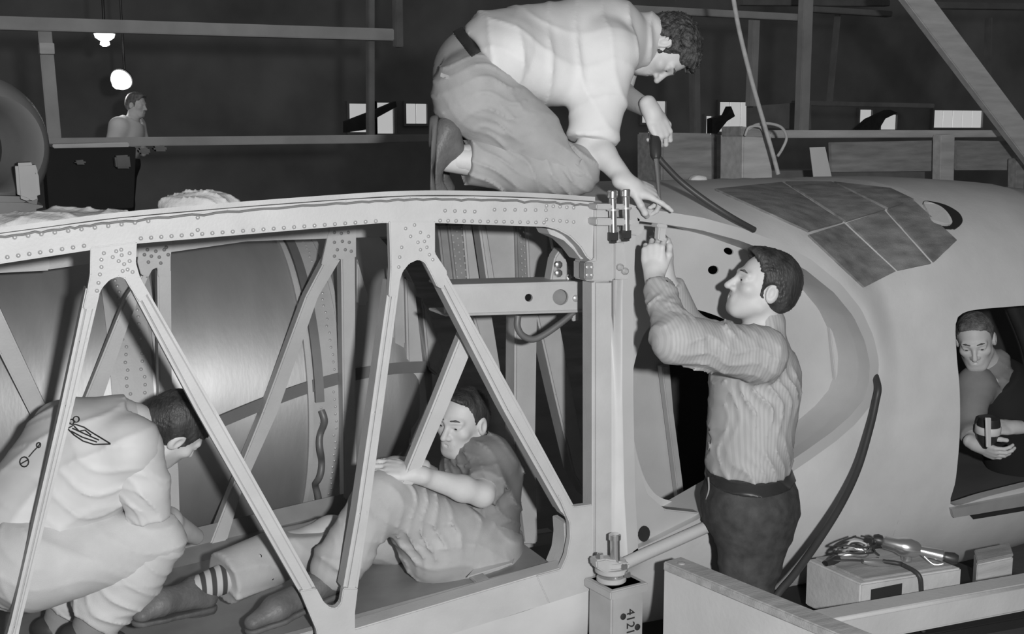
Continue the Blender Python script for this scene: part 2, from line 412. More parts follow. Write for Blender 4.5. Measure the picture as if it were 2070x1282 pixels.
# control box with coiled hose
cb = empty('control_box'); tag(cb, 'pale upright control box with a coiled hose, below the hanging cable', 'control box')
prism('box_body', [(1502,270),(1560,268),(1575,900),(1495,900)], 5.5, 0.22, WOODL, cb, 0.008)
prism('box_cap', [(1500,255),(1545,262),(1545,278),(1500,276)], 5.48, 0.2, WOOD, cb, 0.006)
tube('coiled_hose', [P(*p, 5.44) for p in ((1512,262),(1530,252),(1556,250),(1580,258),(1590,278),(1582,300),(1572,316))], 0.008, WOODL, cb)
tube('coiled_hose', [P(*p, 5.42) for p in ((1506,275),(1514,258),(1535,256),(1545,268))], 0.007, WOODL, cb)
o = tube('hanging_cable', [P(*p, 5.3) for p in ((1478,-30),(1494,60),(1520,165),(1548,262),(1562,310),(1573,352))], 0.012, WOODL); tag(o, 'pale cable hanging from above down to the control box', 'cable')
# lamps
def lamp(px, py, b, rpx, tilt, lab):
    t = empty('hanging_lamp'); tag(t, lab, 'lamp', 'lit lamps of the hall')
    c = P(px, py, b); r = rpx*np.linalg.norm(c-CAM)/FPX
    ax = nrm(np.array([0,0,1.0])+tilt)
    lathe('lamp_shade', c, ax, [(0.0, r*1.02), (r*0.25, r*0.95), (r*0.6, r*0.6), (r*0.8, r*0.2)], DKMET, t)
    lathe('lamp_glass', c-ax*0.01, -ax, [(0.0, r*0.96), (r*0.35, r*0.85), (r*0.62, r*0.45), (r*0.7, r*0.2)], LAMP, t)
    lathe('bulb', c-ax*r*0.7, -ax, [(0.0, r*0.2), (r*0.15, r*0.42), (r*0.4, r*0.45), (r*0.55, r*0.2)], LAMP, t)
    cyl('cord', c+ax*r*0.7, c+np.array([0,0,3.0]), 0.012, DKMET, t)
    L = bpy.data.lights.new('lamp_light', 'POINT'); L.energy = 12; L.shadow_soft_size = r*0.5
    lo = bpy.data.objects.new('lamp_light', L); col.objects.link(lo); lo.location = V(c-ax*r*2.0); lo.parent = t
lamp(211, 66, 11.0, 20, np.array([0,0,0.0]), 'upper lit lamp hanging under the scaffold rail at the left')
lamp(246, 160, 13.0, 21, 1.3*Fv+np.array([0.25,0,0]), 'lower lit lamp, its bright disc tilted above the far worker')
# cluttered bench far left
t = empty('work_bench'); tag(t, 'dark cluttered workbench in front of the far worker', 'bench')
prism('bench_top', [(105,292),(260,288),(262,297),(108,300)], 7.5, 0.5, WOODL, t, 0.005)
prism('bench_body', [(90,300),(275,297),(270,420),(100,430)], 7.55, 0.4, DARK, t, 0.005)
for q, (x, y, wd, hh) in enumerate([(280,300,22,12),(310,296,26,10),(232,315,30,26),(150,325,22,8)]):
    tag(prism('machine_part', [(x,y),(x+wd,y-2),(x+wd+3,y+hh),(x+3,y+hh)], 7.4-0.02*q, 0.1, CANV if q > 1 else DKMET, None, 0.01),
        ['dark block at the left end of the lower scaffold rail','dark rounded block on the lower scaffold rail beside the bench','pale cloth bundle hanging below the far bench top','small pale part under the far bench top'][q], 'machine part')
# engine cowl at the far left edge
t = empty('engine_cowl'); tag(t, 'round dark-mouthed engine cowl at the left edge', 'engine cowl')
cc = P(-2, 292, 4.4); axc = nrm(0.76*Rv-0.65*Fv-np.array([0,0,0.05]))
lathe('cowl_ring', cc, axc, [(-0.8,0.29),(-0.5,0.285),(-0.25,0.27),(-0.1,0.235),(-0.03,0.19),(0.0,0.160),(-0.03,0.145),(-0.12,0.14),(-0.3,0.135)], mat('cowl_metal',0.22,0.5,0.1,0.08), t, 48)
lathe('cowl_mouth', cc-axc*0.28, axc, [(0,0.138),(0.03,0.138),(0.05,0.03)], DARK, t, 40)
prism('mount_bracket', [(30,330),(70,328),(78,350),(82,400),(60,408),(36,400)], 4.3, 0.15, mat('cowl_metal',0.22), t, 0.01)
prism('mount_foot', [(-60,395),(55,398),(90,405),(85,432),(30,450),(-60,450)], 4.35, 0.3, CANV, t, 0.02)

# ------------------------------------------------------------------ near truss side frame
B1 = 3.46
tr = empty('truss_frame'); tag(tr, 'near pale metal truss side frame with riveted gussets, in front of the seated men', 'truss frame')
prism('top_chord', [(-90,485),(0,473),(120,457),(237,442),(460,422),(700,404),(830,397),(960,397),(1100,402),(1203,409),(1200,531),(1186,520),(1174,500),(1152,478),(1128,465),(1106,459),(879,451),(774,451),(700,457),(276,493),(183,506),(0,534),(-90,550)], B1, 0.075, ALU, tr, 0.004)
prism('gusset_plate', [(183,500),(277,489),(275,532),(283,560),(300,592),(283,612),(262,580),(252,563),(240,559),(222,566),(207,582),(197,603),(192,625),(168,625),(176,590),(182,555)], B1-0.006, 0.03, ALU, tr, 0.003)
prism('gusset_plate', [(787,447),(880,447),(880,512),(905,550),(897,585),(884,580),(869,549),(859,531),(846,525),(828,533),(815,549),(808,570),(804,600),(786,600),(790,540)], B1-0.006, 0.03, ALU, tr, 0.003)
prism('gusset_plate', [(606,1195),(640,1190),(655,1218),(668,1229),(680,1230),(689,1220),(694,1190),(724,1190),(718,1240),(718,1340),(644,1340),(640,1275)], B1-0.006, 0.03, ALU, tr, 0.003)
prism('gusset_plate', [(1128,1000),(1160,1025),(1198,1020),(1198,1193),(1110,1220),(1085,1165),(1134,1152),(1146,1125),(1153,1088),(1152,1058)], B1-0.006, 0.03, ALU, tr, 0.003)
prism('brace', [(176,575),(204,588),(180,690),(150,820),(41,1270),(28,1340),(-2,1340),(20,1270),(124,820),(152,690)], B1, 0.085, ALU, tr, 0.012, 3)
prism('brace', [(252,560),(288,568),(440,834),(640,1190),(660,1235),(620,1220),(604,1195),(398,834)], B1, 0.085, ALU, tr, 0.012, 3)
prism('brace', [(790,560),(812,560),(776,834),(748,1040),(724,1200),(694,1200),(722,1040),(752,834)], B1, 0.085, ALU, tr, 0.012, 3)
prism('brace', [(866,530),(900,545),(1060,834),(1165,1028),(1158,1056),(1140,1042),(1022,834)], B1, 0.085, ALU, tr, 0.012, 3)
prism('lower_chord', [(690,1280),(1060,1170),(1140,1147),(1198,1130),(1198,1193),(920,1281),(800,1322),(690,1350)], B1, 0.075, ALU, tr, 0.004)
prism('end_post', [(1199,566),(1239,566),(1239,1190),(1199,1192)], B1, 0.085, ALU, tr, 0.010, 3)
prism('end_fitting', [(1203,413),(1232,413),(1242,470),(1242,568),(1184,568),(1184,530),(1203,525)], B1-0.012, 0.09, ALU2, tr, 0.005)
prism('inner_flange', [(1106,462),(1128,468),(1152,481),(1174,503),(1184,522),(1176,526),(1160,505),(1140,486),(1112,474)], B1+0.05, 0.09, ALU, tr, 0.002)
prism('inner_flange', [(1151,1056),(1153,1088),(1146,1125),(1136,1150),(1126,1150),(1138,1120),(1142,1088),(1140,1058)], B1+0.05, 0.09, ALU, tr, 0.002)
# rivets
pts = []
pts += row((15,520),(170,497),8)+row((285,482),(760,447),24)+row((890,446),(1100,450),14)+row((30,480),(300,447),11)
pts += row((1105,416),(1160,420),5)+row((1105,444),(1160,449),5)
pts += [(210,512),(228,520),(205,540),(202,555),(199,572),(196,588),(235,508),(246,516),(240,528),(251,534),(262,528),(248,548),(258,545),(268,550),(205,525),(245,505),(262,512)]
pts += [(820,462),(830,478),(812,500),(808,520),(806,540),(850,470),(845,490),(858,488),(850,505),(863,500),(868,515),(875,525),(838,455),(866,478)]
pts += row((1104,425),(1000,424),6)+row((400,465),(400,440),2)+row((960,428),(900,426),4)
rivets('rivets', pts, B1-0.006, RIV, tr)
# seam bead along the chord top and the roof sheet that lies on it
bm = bmesh.new()
edge = [(-90,483),(0,471),(120,455),(237,440),(460,420),(700,402),(830,395),(960,395),(1100,400),(1203,407)]
E = [P(x, y, B1-0.01) for x, y in edge]; E = spline(E, 4)
for i in range(len(E)-1):
    a, b = E[i], E[i+1]; q = [a, b, b+np.array([0,1.25,-0.16]), a+np.array([0,1.25,-0.16])]; up = np.array([0,0,0.014])
    v = [bm.verts.new(V(p)) for p in q]+[bm.verts.new(V(p+up)) for p in q]
    bm.faces.new(v[4:]); bm.faces.new(v[:4][::-1]); bm.faces.new((v[0],v[1],v[5],v[4])); bm.faces.new((v[2],v[3],v[7],v[6]))
bmesh.ops.remove_doubles(bm, verts=bm.verts[:], dist=1e-4)
bm_done(bm, 'roof_sheet', ALU2, tr)
bm = bmesh.new()
Q = [P(x, y+9, B1-0.006) for x, y in edge]; Q = spline(Q, 10)
for i, p in enumerate(Q): Q[i] = p+np.array([0,0,0.004*math.sin(i*2.1)*random.random()])
add_tube(bm, Q, 0.0035, 5); bm_done(bm, 'sealant_bead', mat('sealant',0.2,0.8), tr, True)
# belly skin under the lower chord
bm = bmesh.new()
LO = [P(x, y, B1+0.01) for x, y in ((690,1345),(920,1279),(1060,1236),(1196,1190))]
for i in range(3):
    a, b = LO[i], LO[i+1]
    prev = [a, b]
    for s_ in range(1, 6):
        an = s_*0.2; cur = [p+np.array([0, 0.35*(1-math.cos(an)), -0.45*math.sin(an)]) for p in (a, b)]
        bm.faces.new([bm.verts.new(V(p)) for p in (prev[0], prev[1], cur[1], cur[0])]); prev = cur
bmesh.ops.remove_doubles(bm, verts=bm.verts[:], dist=1e-4)
bm_done(bm, 'belly_skin', SKIN, tr, True)
# floor pan between both trusses
f0, f1 = P(600,1290,B1+0.09), P(1112,1150,B1+0.09)
sl = (f1[2]-f0[2])/(f1[0]-f0[0])
def floor_z(x): return f0[2]+sl*(x-f0[0])
fp = empty('floor_pan'); tag(fp, 'sloping grey sheet-metal floor pan the reclining man sits on', 'floor pan')
bm = bmesh.new(); xs = np.linspace(f0[0]-1.6, f1[0]+0.02, 8); r_ = []
for x in xs: r_.append([bm.verts.new((x, y, floor_z(x)+dz)) for y, dz in ((B1+0.08,0),(B1+0.5,0),(B1+0.95,0),(B1+1.05,0.03),(B1+1.05,0.1))])
for i in range(len(r_)-1):
    for j in range(4): bm.faces.new((r_[i][j], r_[i+1][j], r_[i+1][j+1], r_[i][j+1]))
bm_done(bm, 'pan_sheet', mat('pan_grey',0.30,0.45,0.2,0.12), fp)
bm = bmesh.new(); add_prism(bm, [Pz(*q, floor_z(f1[0])+0.004) for q in ((945,1168),(1035,1140),(1050,1108),(985,1120))], (0,0,0.004), 0); bm_done(bm, 'floor_plate', ALU, fp)
for x in (f0[0]+0.12, f0[0]+0.62): box('stiffener', x, x+0.05, B1+0.1, B1+1.0, floor_z(x), floor_z(x)+0.015, ALU2, fp, 0.003)
box('edge_flange', f0[0]-0.3, f1[0], B1+0.085, B1+0.12, f0[2]-0.0, f0[2]+0.012, ALU2, fp, 0.002, Matrix.Translation((f0[0],0,f0[2])) @ Matrix.Rotation(-math.atan(sl),4,'Y') @ Matrix.Translation((-f0[0],0,-f0[2])))

# ------------------------------------------------------------------ far truss
B2 = 4.50
rt = empty('truss_frame'); tag(rt, 'far truss side frame with thinner braces against the polished tank', 'truss frame')
prism('top_chord', [(-80,520),(100,520),(330,470),(700,450),(1000,430),(1150,440),(1150,470),(800,478),(500,488),(100,545),(-80,552)], B2, 0.06, ALU2, rt, 0.004)
prism('chord_end', [(-80,515),(100,520),(100,547),(-80,556)], B2-0.02, 0.06, ALU, rt, 0.004)
prism('gusset_plate', [(283,480),(350,478),(345,520),(345,560),(320,560),(318,541),(308,545),(300,560),(285,555),(278,530)], B2-0.006, 0.02, ALU, rt, 0.002)
prism('gusset_plate', [(668,455),(720,455),(720,520),(690,525),(680,522),(668,540),(650,535),(660,490)], B2-0.006, 0.02, ALU, rt, 0.002)
prism('brace', [(256,600),(288,555),(300,560),(264,645),(203,820),(190,860),(152,860),(168,815),(235,650)], B2, 0.07, ALU, rt, 0.006)
prism('brace', [(-60,560),(-30,560),(92,820),(110,860),(72,860),(0,716),(-60,610)], B2, 0.07, ALU, rt, 0.006)
prism('brace', [(318,545),(346,545),(348,834),(361,950),(368,1190),(342,1190),(333,950),(322,834)], B2, 0.07, ALU, rt, 0.006)
prism('brace', [(660,520),(690,523),(644,600),(562,834),(487,1000),(438,1165),(400,1165),(464,1000),(531,834),(618,600)], B2, 0.07, ALU, rt, 0.006)
prism('brace', [(690,515),(718,515),(720,834),(722,1010),(696,1010),(694,834)], B2, 0.07, ALU, rt, 0.006)
prism('brace', [(936,668),(966,678),(942,738),(904,830),(838,982),(811,978),(870,834),(917,715)], 3.60, 0.05, ALU, rt, 0.006)
pts = [(298,505),(306,518),(315,508),(322,520),(332,505),(336,500),(300,530),(325,532),(340,515),(292,515),(676,470),(690,472),(704,470),(676,490),(692,488),(706,490),(682,505),(698,505),(710,508),(676,518)]
rivets('rivets', pts, B2-0.006, DRIV, rt, 0.007)
prism('lower_chord', [(340,1180),(720,1130),(1120,1075),(1120,1100),(720,1165),(340,1215)], B2, 0.06, ALU2, rt, 0.004)

# ------------------------------------------------------------------ polished tank
TC = np.array([0.0, 5.24, 1.07]); TR = 0.665
xl, xr = P(-120,800,4.9)[0], P(800,800,4.9)[0]
tk = empty('tank'); tag(tk, 'large polished cylindrical tank lying behind both trusses', 'tank')
lathe('tank_shell', (xl, TC[1], TC[2]), (1,0,0), [(-0.3,TR*0.9),(-0.2,TR),(xr-xl-0.1,TR),(xr-xl,TR*0.97),(xr-xl+0.1,TR*0.8),(xr-xl+0.15,TR*0.4)], TANKM, tk, 96)
def band(name, x, wd, dr, m, parent, a0=-2.1, a1=1.5, n=40):
    bm = bmesh.new(); L = []
    for i in range(n+1):
        a = a0+(a1-a0)*i/n; d = np.array([0, -math.cos(a), math.sin(a)])
        L.append([bm.verts.new(V(np.array([x+sx*wd/2, TC[1], TC[2]])+d*(TR+h))) for sx, h in ((-1,0),(-1,dr),(1,dr),(1,0))])
    for i in range(n):
        for k in range(3): bm.faces.new((L[i][k], L[i][k+1], L[i+1][k+1], L[i+1][k]))
    return bm_done(bm, name, m, parent, True, auto=35)
xb1 = P(275,800,4.58)[0]; xb2 = P(660,800,4.58)[0]; 
band('tank_band', xb1, 0.13, 0.008, ALU2, tk); band('band_edge', xb1-0.075, 0.02, 0.014, ALU, tk); band('band_edge', xb1+0.085, 0.02, 0.016, ALU, tk); band('band_edge', xb1+0.115, 0.015, 0.012, ALU, tk)
band('tank_band', xb2, 0.14, 0.010, ALU2, tk); band('band_edge', xb2-0.07, 0.018, 0.022, ALU, tk); band('band_edge', xb2+0.075, 0.018, 0.016, ALU, tk)
band('clamp_strap', xb2-0.035, 0.035, 0.03, SOCKM, tk, 0.05, 1.4); 
bm = bmesh.new()
for xb in (xb1, xb2):
    for i in range(60):
        a = -1.4+2.6*i/59
        for sx in (-0.025, 0.03):
            d = np.array([0,-math.cos(a),math.sin(a)]); add_dome(bm, np.array([xb+sx+random.uniform(-.006,.006),TC[1],TC[2]])+d*(TR+0.008), d, 0.007, 0.005)
bm_done(bm, 'rivets', RIV, tk, True, kind='stuff')
# wavy loose strap on the second band
S_ = []
for i in range(24):
    a = 0.0-0.75*i/23; d = np.array([0,-math.cos(a),math.sin(a)])
    S_.append(np.array([xb2-0.03+0.009*math.sin(i*0.75),TC[1],TC[2]])+d*(TR+0.025+0.012*math.sin(i*1.1)))
tube('loose_strap', S_, 0.014, SOCKM, tk, 8, 2)
# dark strap running round the tank
bm = bmesh.new(); S_ = []
for i in range(40):
    px = 430+(860-430)*i/39; py = 858-(858-742)*math.sin(min(1, i/39.0)*math.pi/2)
    dd = ray(px, py); oy = CAM[1]-TC[1]; oz = CAM[2]-TC[2]
    A_ = dd[1]**2+dd[2]**2; B_ = 2*(oy*dd[1]+oz*dd[2]); C_ = oy*oy+oz*oz-(TR+0.006)**2; disc = B_*B_-4*A_*C_
    S_.append(CAM+dd*((-B_-math.sqrt(max(disc,0)))/(2*A_)))
S0 = list(S_)
for i, p in enumerate(S0):
    n = nrm([0, p[1]-TC[1], p[2]-TC[2]]); t = nrm(S0[min(i+1,39)]-S0[max(i-1,0)]); s = nrm(np.cross(n, t))*0.023
    S_[i] = [bm.verts.new(V(q)) for q in (p+s-n*0.01, p+s+n*0.012, p-s+n*0.012, p-s-n*0.01)]
for i in range(39):
    for k in range(4): bm.faces.new((S_[i][k], S_[i][(k+1)%4], S_[i+1][(k+1)%4], S_[i+1][k]))
bm_done(bm, 'sling_strap', mat('webbing',0.16,0.8), tk)

# ------------------------------------------------------------------ inner bulkhead posts behind the cross beam
ib = empty('inner_bulkhead'); tag(ib, 'cluster of riveted upright posts behind the horizontal cross beam', 'bulkhead')
def post(pts, b, m, th=0.08): return prism('post', pts, b, th, m, ib, 0.008)
post([(885,452),(906,452),(922,590),(900,590)], 4.36, DRIV)
post([(906,452),(937,452),(948,590),(922,590)], 4.34, DRIV)
post([(936,452),(953,452),(974,590),(948,590)], 4.33, ALU2)
post([(968,452),(978,452),(1000,590),(988,590)], 4.33, ALU)
post([(978,452),(1042,452),(1046,590),(1000,590)], 4.37, ALU2)
post([(1042,452),(1066,452),(1070,590),(1046,590)], 4.35, DRIV)
post([(1064,452),(1106,452),(1114,590),(1070,590)], 4.33, ALU2)
post([(955,632),(994,632),(1016,770),(1000,800),(985,740)], 4.42, ALU2)
post([(1042,632),(1087,632),(1083,900),(1088,1100),(1046,1100),(1040,900)], 4.30, ALU, 0.10)
post([(1084,632),(1128,632),(1158,790),(1194,980),(1190,1010),(1160,960),(1122,800)], 4.32, ALU2, 0.10)
post([(792,540),(818,540),(824,905),(800,940)], 4.62, ALU2)
post([(820,560),(838,570),(867,835),(855,900),(828,905)], 4.60, ALU)
post([(852,600),(872,640),(898,712),(885,762),(866,745)], 4.65, ALU2)
post([(722,520),(745,600),(745,700),(735,800),(722,800)], 4.7, ALU2)
post([(1012,940),(1040,900),(1064,1100),(1010,1100)], 4.25, DRIV)
pts = []
for u in range(9):
    y = 462+u*14
    pts += [(914+u*1.5,y),(924+u*1.5,y+6),(933+u*1.3,y),(1052+u*0.6,y),(1059+u*0.6,y+7)]
rivets('rivets', pts, 4.335, ALU2, ib, 0.0042)
rivets('rivets', [(1028+a*13-u*0.7, 940+u*16+a*5) for u in range(9) for a in (0,1)], 4.245, ALU2, ib, 0.006)
# horizontal cross beam with holes
cbm = empty('cross_beam'); tag(cbm, 'horizontal pale box beam with a round hole, joined to the end post', 'beam')
circ = lambda cx, cy, r, n=20: [P(cx+r*math.cos(2*math.pi*k/n), cy+r*math.sin(2*math.pi*k/n), 3.72) for k in range(n)]
plate_with_hole('beam_web', [P(x, y, 3.72) for x, y in ((900,578),(1196,570),(1196,629),(900,638))], [circ(1069,602,8), circ(1133,601,16)], ALU, cbm, (0,0.012,0))
prism('beam_flange', [(900,576),(1196,568),(1196,573),(900,581)], 3.712, 0.16, ALU, cbm, 0.002)
prism('beam_flange', [(900,635),(1196,626),(1196,631),(900,640)], 3.712, 0.16, ALU2, cbm, 0.002)
prism('hole_backing', [(1115,584),(1152,583),(1152,620),(1115,621)], 3.75, 0.01, DRIV, cbm, 0)
lathe('bolt_head', P(1163,603,3.72), (0,-1,0), [(0,0.012),(0.008,0.012),(0.012,0.006)], RIV, cbm, 10)
o = tube('loop_strap', [P(*p, 3.8) for p in ((1047,638),(1046,660),(1056,678),(1076,686),(1098,678),(1130,656),(1160,632))], 0.012, SOCKM); tag(o, 'loop of dark strap hanging under the cross beam', 'strap')
tag(prism('hanging_tag', [(1156,632),(1170,632),(1170,648),(1158,650)], 3.79, 0.01, ALU2, None, 0.002), 'small pale clip hanging under the cross beam end', 'clip')
# cast bracket behind the end fitting
bk = empty('cast_bracket'); tag(bk, 'small cast bracket with bolts standing on the cross beam', 'bracket')
prism('bracket_body', [(1122,520),(1136,500),(1150,540),(1172,572),(1112,575)], 3.78, 0.06, ALU2, bk, 0.006)
prism('bracket_arm', [(1112,462),(1124,480),(1152,555),(1146,560),(1120,500)], 3.85, 0.03, SOCKM, bk, 0.003)
for c in ((1127,535),(1127,552),(1150,562)): lathe('bolt', P(*c, 3.775), (0,-1,0), [(0,0.014),(0.012,0.014),(0.016,0.008)], STEEL, bk, 8)
prism('bracket_foot', [(1182,530),(1200,530),(1200,566),(1182,566)], 3.44, 0.04, DRIV, bk, 0.004)
for c in ((1186,540),(1195,540),(1186,556),(1195,556)): lathe('bolt', P(*c, 3.44), (0,-1,0), [(0,0.006),(0.006,0.006),(0.008,0.003)], RIV, bk, 8)
# ------------------------------------------------------------------ fuselage section at the right
fu = empty('fuselage_section'); tag(fu, 'big grey fuselage section at the right with a D-shaped open frame and a door opening', 'fuselage')
FB0, FRY, FRZ, FZ0, FN = 4.30, 0.83, 0.87, 1.09, 2.8
a_t = P(1960,700,3.6)[0]
def S(a, t):
    a, t = float(a), float(t); k = max(0.0, 1-0.10*max(0.0, a-a_t)**2)
    c, s = math.cos(t), math.sin(t); e = 2/FN
    return np.array([a, FB0-FRY*k*math.copysign(abs(c)**e, c), FZ0+FRZ*k*math.copysign(abs(s)**e, s)])
def on_skin(px, py):
    d = ray(px, py)
    def g(l):
        p = CAM+d*l; k = max(0.3, 1-0.10*max(0.0, p[0]-a_t)**2)
        return (abs(p[1]-FB0)/(FRY*k))**FN+(abs(p[2]-FZ0)/(FRZ*k))**FN-1
    ls = np.linspace(2.8, 7.5, 400); pv = None
    for l in ls:
        if g(l) < 0:
            lo, hi = l-(ls[1]-ls[0]), l
            for _ in range(25):
                m = (lo+hi)/2
                if g(m) < 0: hi = m
                else: lo = m
            p = CAM+d*hi; break
    else:
        l = ls[int(np.argmin([g(l) for l in ls]))]; p = CAM+d*l
    k = max(0.3, 1-0.10*max(0.0, p[0]-a_t)**2)
    sz = np.clip((p[2]-FZ0)/(FRZ*k), -0.999, 0.999); t = math.asin(math.copysign(abs(sz)**(FN/2), sz))
    if p[1] > FB0: t = math.pi-t
    return p[0], t
def resample(L, n):
    L = [np.asarray(p, float) for p in L]; L = L+[L[0]]; ds = np.cumsum([0]+[np.linalg.norm(L[i+1]-L[i]) for i in range(len(L)-1)])
    return [np.array([np.interp(x, ds, [p[k] for p in L]) for k in range(len(L[0]))]) for x in np.linspace(0, ds[-1], n, endpoint=False)]
def loft_panel(name, loop3, at, a0, a1, t0, t1, m, parent, M=14):
    """skin between an opening (3D loop, with its (a,t) coordinates) and the rectangle a0..a1, t0..t1"""
    n = len(loop3); c = np.mean(at, axis=0); bm = bmesh.new(); rows = []
    w2 = []
    for k in range(n):
        da, dt = at[k]-c; s = 1e9
        if da > 1e-9: s = min(s, (a1-c[0])/da)
        if da < -1e-9: s = min(s, (a0-c[0])/da)
        if dt > 1e-9: s = min(s, (t1-c[1])/dt)
        if dt < -1e-9: s = min(s, (t0-c[1])/dt)
        w2.append(c+np.array([da, dt])*s)
    for cor in ((a0,t0),(a0,t1),(a1,t0),(a1,t1)):
        i = int(np.argmin([np.linalg.norm(w-np.array(cor)) for w in w2])); w2[i] = np.array(cor)
    for j in range(M+1):
        u = j/M; fall = 1-(lambda x: x*x*(3-2*x))(min(1, u*1.5))
        r = []
        for k in range(n):
            q = at[k]*(1-u)+w2[k]*u
            r.append(bm.verts.new(V(S(*q)+(loop3[k]-S(*at[k]))*fall)))
        rows.append(r)
    for j in range(M):
        for k in range(n): bm.faces.new((rows[j][k], rows[j][(k+1)%n], rows[j+1][(k+1)%n], rows[j+1][k]))
    return bm_done(bm, name, m, parent, True)
# D-shaped frame ring (near plane)
ringpx = [(1276,419),(1340,427),(1420,440),(1500,462),(1580,492),(1640,525),(1700,574),(1741,625),(1766,680),(1777,730),(1774,780),(1760,820),(1730,857),(1690,892),(1640,928),(1590,962),(1500,1022),(1415,1072),(1330,1115),(1270,1142),(1262,1000),(1258,800),(1258,600),(1262,480)]
ring3 = resample([P(x, y, B1) for x, y in ringpx], 120)
inn = []
cR = np.mean(ring3, axis=0)
for k in range(120):
    t = nrm(ring3[(k+1)%120]-ring3[k-1]); nn = np.cross(t, [0,1,0]); nn = nn*np.sign(np.dot(nn, cR-ring3[k])); inn.append(ring3[k]+nn*0.042)
bm = bmesh.new(); o_ = [bm.verts.new(V(p)) for p in ring3]; i_ = [bm.verts.new(V(p)) for p in inn]
o2 = [bm.verts.new(V(p+np.array([0,0.03,0]))) for p in ring3]; i2 = [bm.verts.new(V(p+np.array([0,0.06,0]))) for p in inn]
for k in range(120):
    j = (k+1)%120
    for q in ((o_[k],o_[j],i_[j],i_[k]), (i_[k],i_[j],i2[j],i2[k]), (o_[k],o2[k],o2[j],o_[j]), (o2[k],i2[k],i2[j],o2[j])): bm.faces.new(q)
bm_done(bm, 'frame_ring', mat('frame_ring',0.52,0.45,0.1,0.04), fu, True, auto=40)
# the return wall from the ring to the recessed panel
BP = 3.66
bm = bmesh.new(); w_ = [[bm.verts.new(V(p+np.array([0,dy,0]))) for p in [inn[k]*0.985+ring3[k]*0.015 for k in range(120)]] for dy in (0.045, 0.2, BP-B1+0.02)]
for r in range(2):
    for k in range(120):
        if 100 <= k: continue
        j = (k+1)%120; bm.faces.new((w_[r][k], w_[r][j], w_[r+1][j], w_[r+1][k]))
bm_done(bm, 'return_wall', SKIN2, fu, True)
at = []
for p in ring3:
    zr = np.clip((p[2]-FZ0)/FRZ, -0.97, 0.97); at.append(np.array([p[0], math.asin(math.copysign(abs(zr)**(FN/2), zr))]))
aL = min(p[0] for p in ring3)-0.03; aS = P(1838,700,3.5)[0]; aE = P(2330,700,3.5)[0]
loft_panel('skin_panel', ring3, at, aL, aS, -1.75, 2.6, SKIN, fu, 18)
# door panel
doorpx = smooth_loop([(1932,655),(1945,634),(1975,626),(2030,621),(2100,616),(2200,612),(2210,700),(2210,860),(2200,955),(2100,978),(2000,1003),(1924,1022),(1932,970),(1940,880),(1940,790),(1934,720)], 6)
dat = [np.array(on_skin(x, y)) for x, y in doorpx]; dat = [d for d in dat]
d3 = [S(*q) for q in dat]; rs = resample([np.concatenate([p, q]) for p, q in zip(d3, dat)], 96)
d3 = [r[:3] for r in rs]; dat = [r[3:] for r in rs]
loft_panel('skin_panel', d3, dat, aS, aE, -1.75, 2.6, SKIN, fu, 14)
bm = bmesh.new(); A_ = [bm.verts.new(V(p)) for p in d3]; B_ = [bm.verts.new(V(p+np.array([0,0.05,0]))) for p in d3]
for k in range(96): bm.faces.new((A_[k], A_[(k+1)%96], B_[(k+1)%96], B_[k]))
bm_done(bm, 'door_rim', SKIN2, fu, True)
# things that lie on the skin follow the real panels: cast from the frame onto them
from mathutils.bvhtree import BVHTree
def panel_tree():
    vs_, fs_ = [], []
    for o in fu.children:
        if o.name.startswith('skin_panel'):
            k = len(vs_); vs_ += [v.co.copy() for v in o.data.vertices]; fs_ += [[k+i for i in p.vertices] for p in o.data.polygons]
    return BVHTree.FromPolygons(vs_, fs_)
PT_ = panel_tree()
def hit(px, py):
    d = ray(px, py); h = PT_.ray_cast(V(CAM), V(d))
    if h[0] is None: h = PT_.find_nearest(V(CAM+d*4.8))
    n = np.array(h[1]); n = n if np.dot(n, d) < 0 else -n
    return np.array(h[0]), n
def skin_patch(name, quad, m, parent, off=0.006, n=8, th=0.006):
    q = [np.array(p, float) for p in quad]; bm = bmesh.new(); T = []; Bt = []
    for i in range(n+1):
        rt_, rb_ = [], []
        for j in range(n+1):
            u, v = i/n, j/n; p, nn = hit(*((1-u)*(1-v)*q[0]+u*(1-v)*q[1]+u*v*q[2]+(1-u)*v*q[3]))
            rt_.append(bm.verts.new(V(p+nn*(off+th)))); rb_.append(bm.verts.new(V(p-nn*0.01)))
        T.append(rt_); Bt.append(rb_)
    for i in range(n):
        for j in range(n): bm.faces.new((T[i][j], T[i+1][j], T[i+1][j+1], T[i][j+1]))
        bm.faces.new((T[i][0], Bt[i][0], Bt[i+1][0], T[i+1][0])); bm.faces.new((T[i][n], T[i+1][n], Bt[i+1][n], Bt[i][n]))
        bm.faces.new((T[0][i], T[0][i+1], Bt[0][i+1], Bt[0][i])); bm.faces.new((T[n][i], Bt[n][i], Bt[n][i+1], T[n][i+1]))
    return bm_done(bm, name, m, parent, True, auto=40)
def skin_poly(name, loop, m, parent, off=0.004):
    pts = [hit(x, y) for x, y in loop]; bm = bmesh.new()
    t = [bm.verts.new(V(p+n*off)) for p, n in pts]; b_ = [bm.verts.new(V(p-n*0.01)) for p, n in pts]
    bm.faces.new(t); k = len(t)
    for i in range(k): bm.faces.new((t[i], t[(i+1)%k], b_[(i+1)%k], b_[i]))
    return bm_done(bm, name, m, parent)
skin_patch('door_sill', [(1918,1026),(2120,986),(2120,1010),(1922,1042)], mat('sill',0.36,0.5), fu, 0.012)
skin_patch('door_sill_edge', [(1960,1042),(2120,1014),(2120,1022),(1965,1048)], DKMET, fu, 0.002, 6)
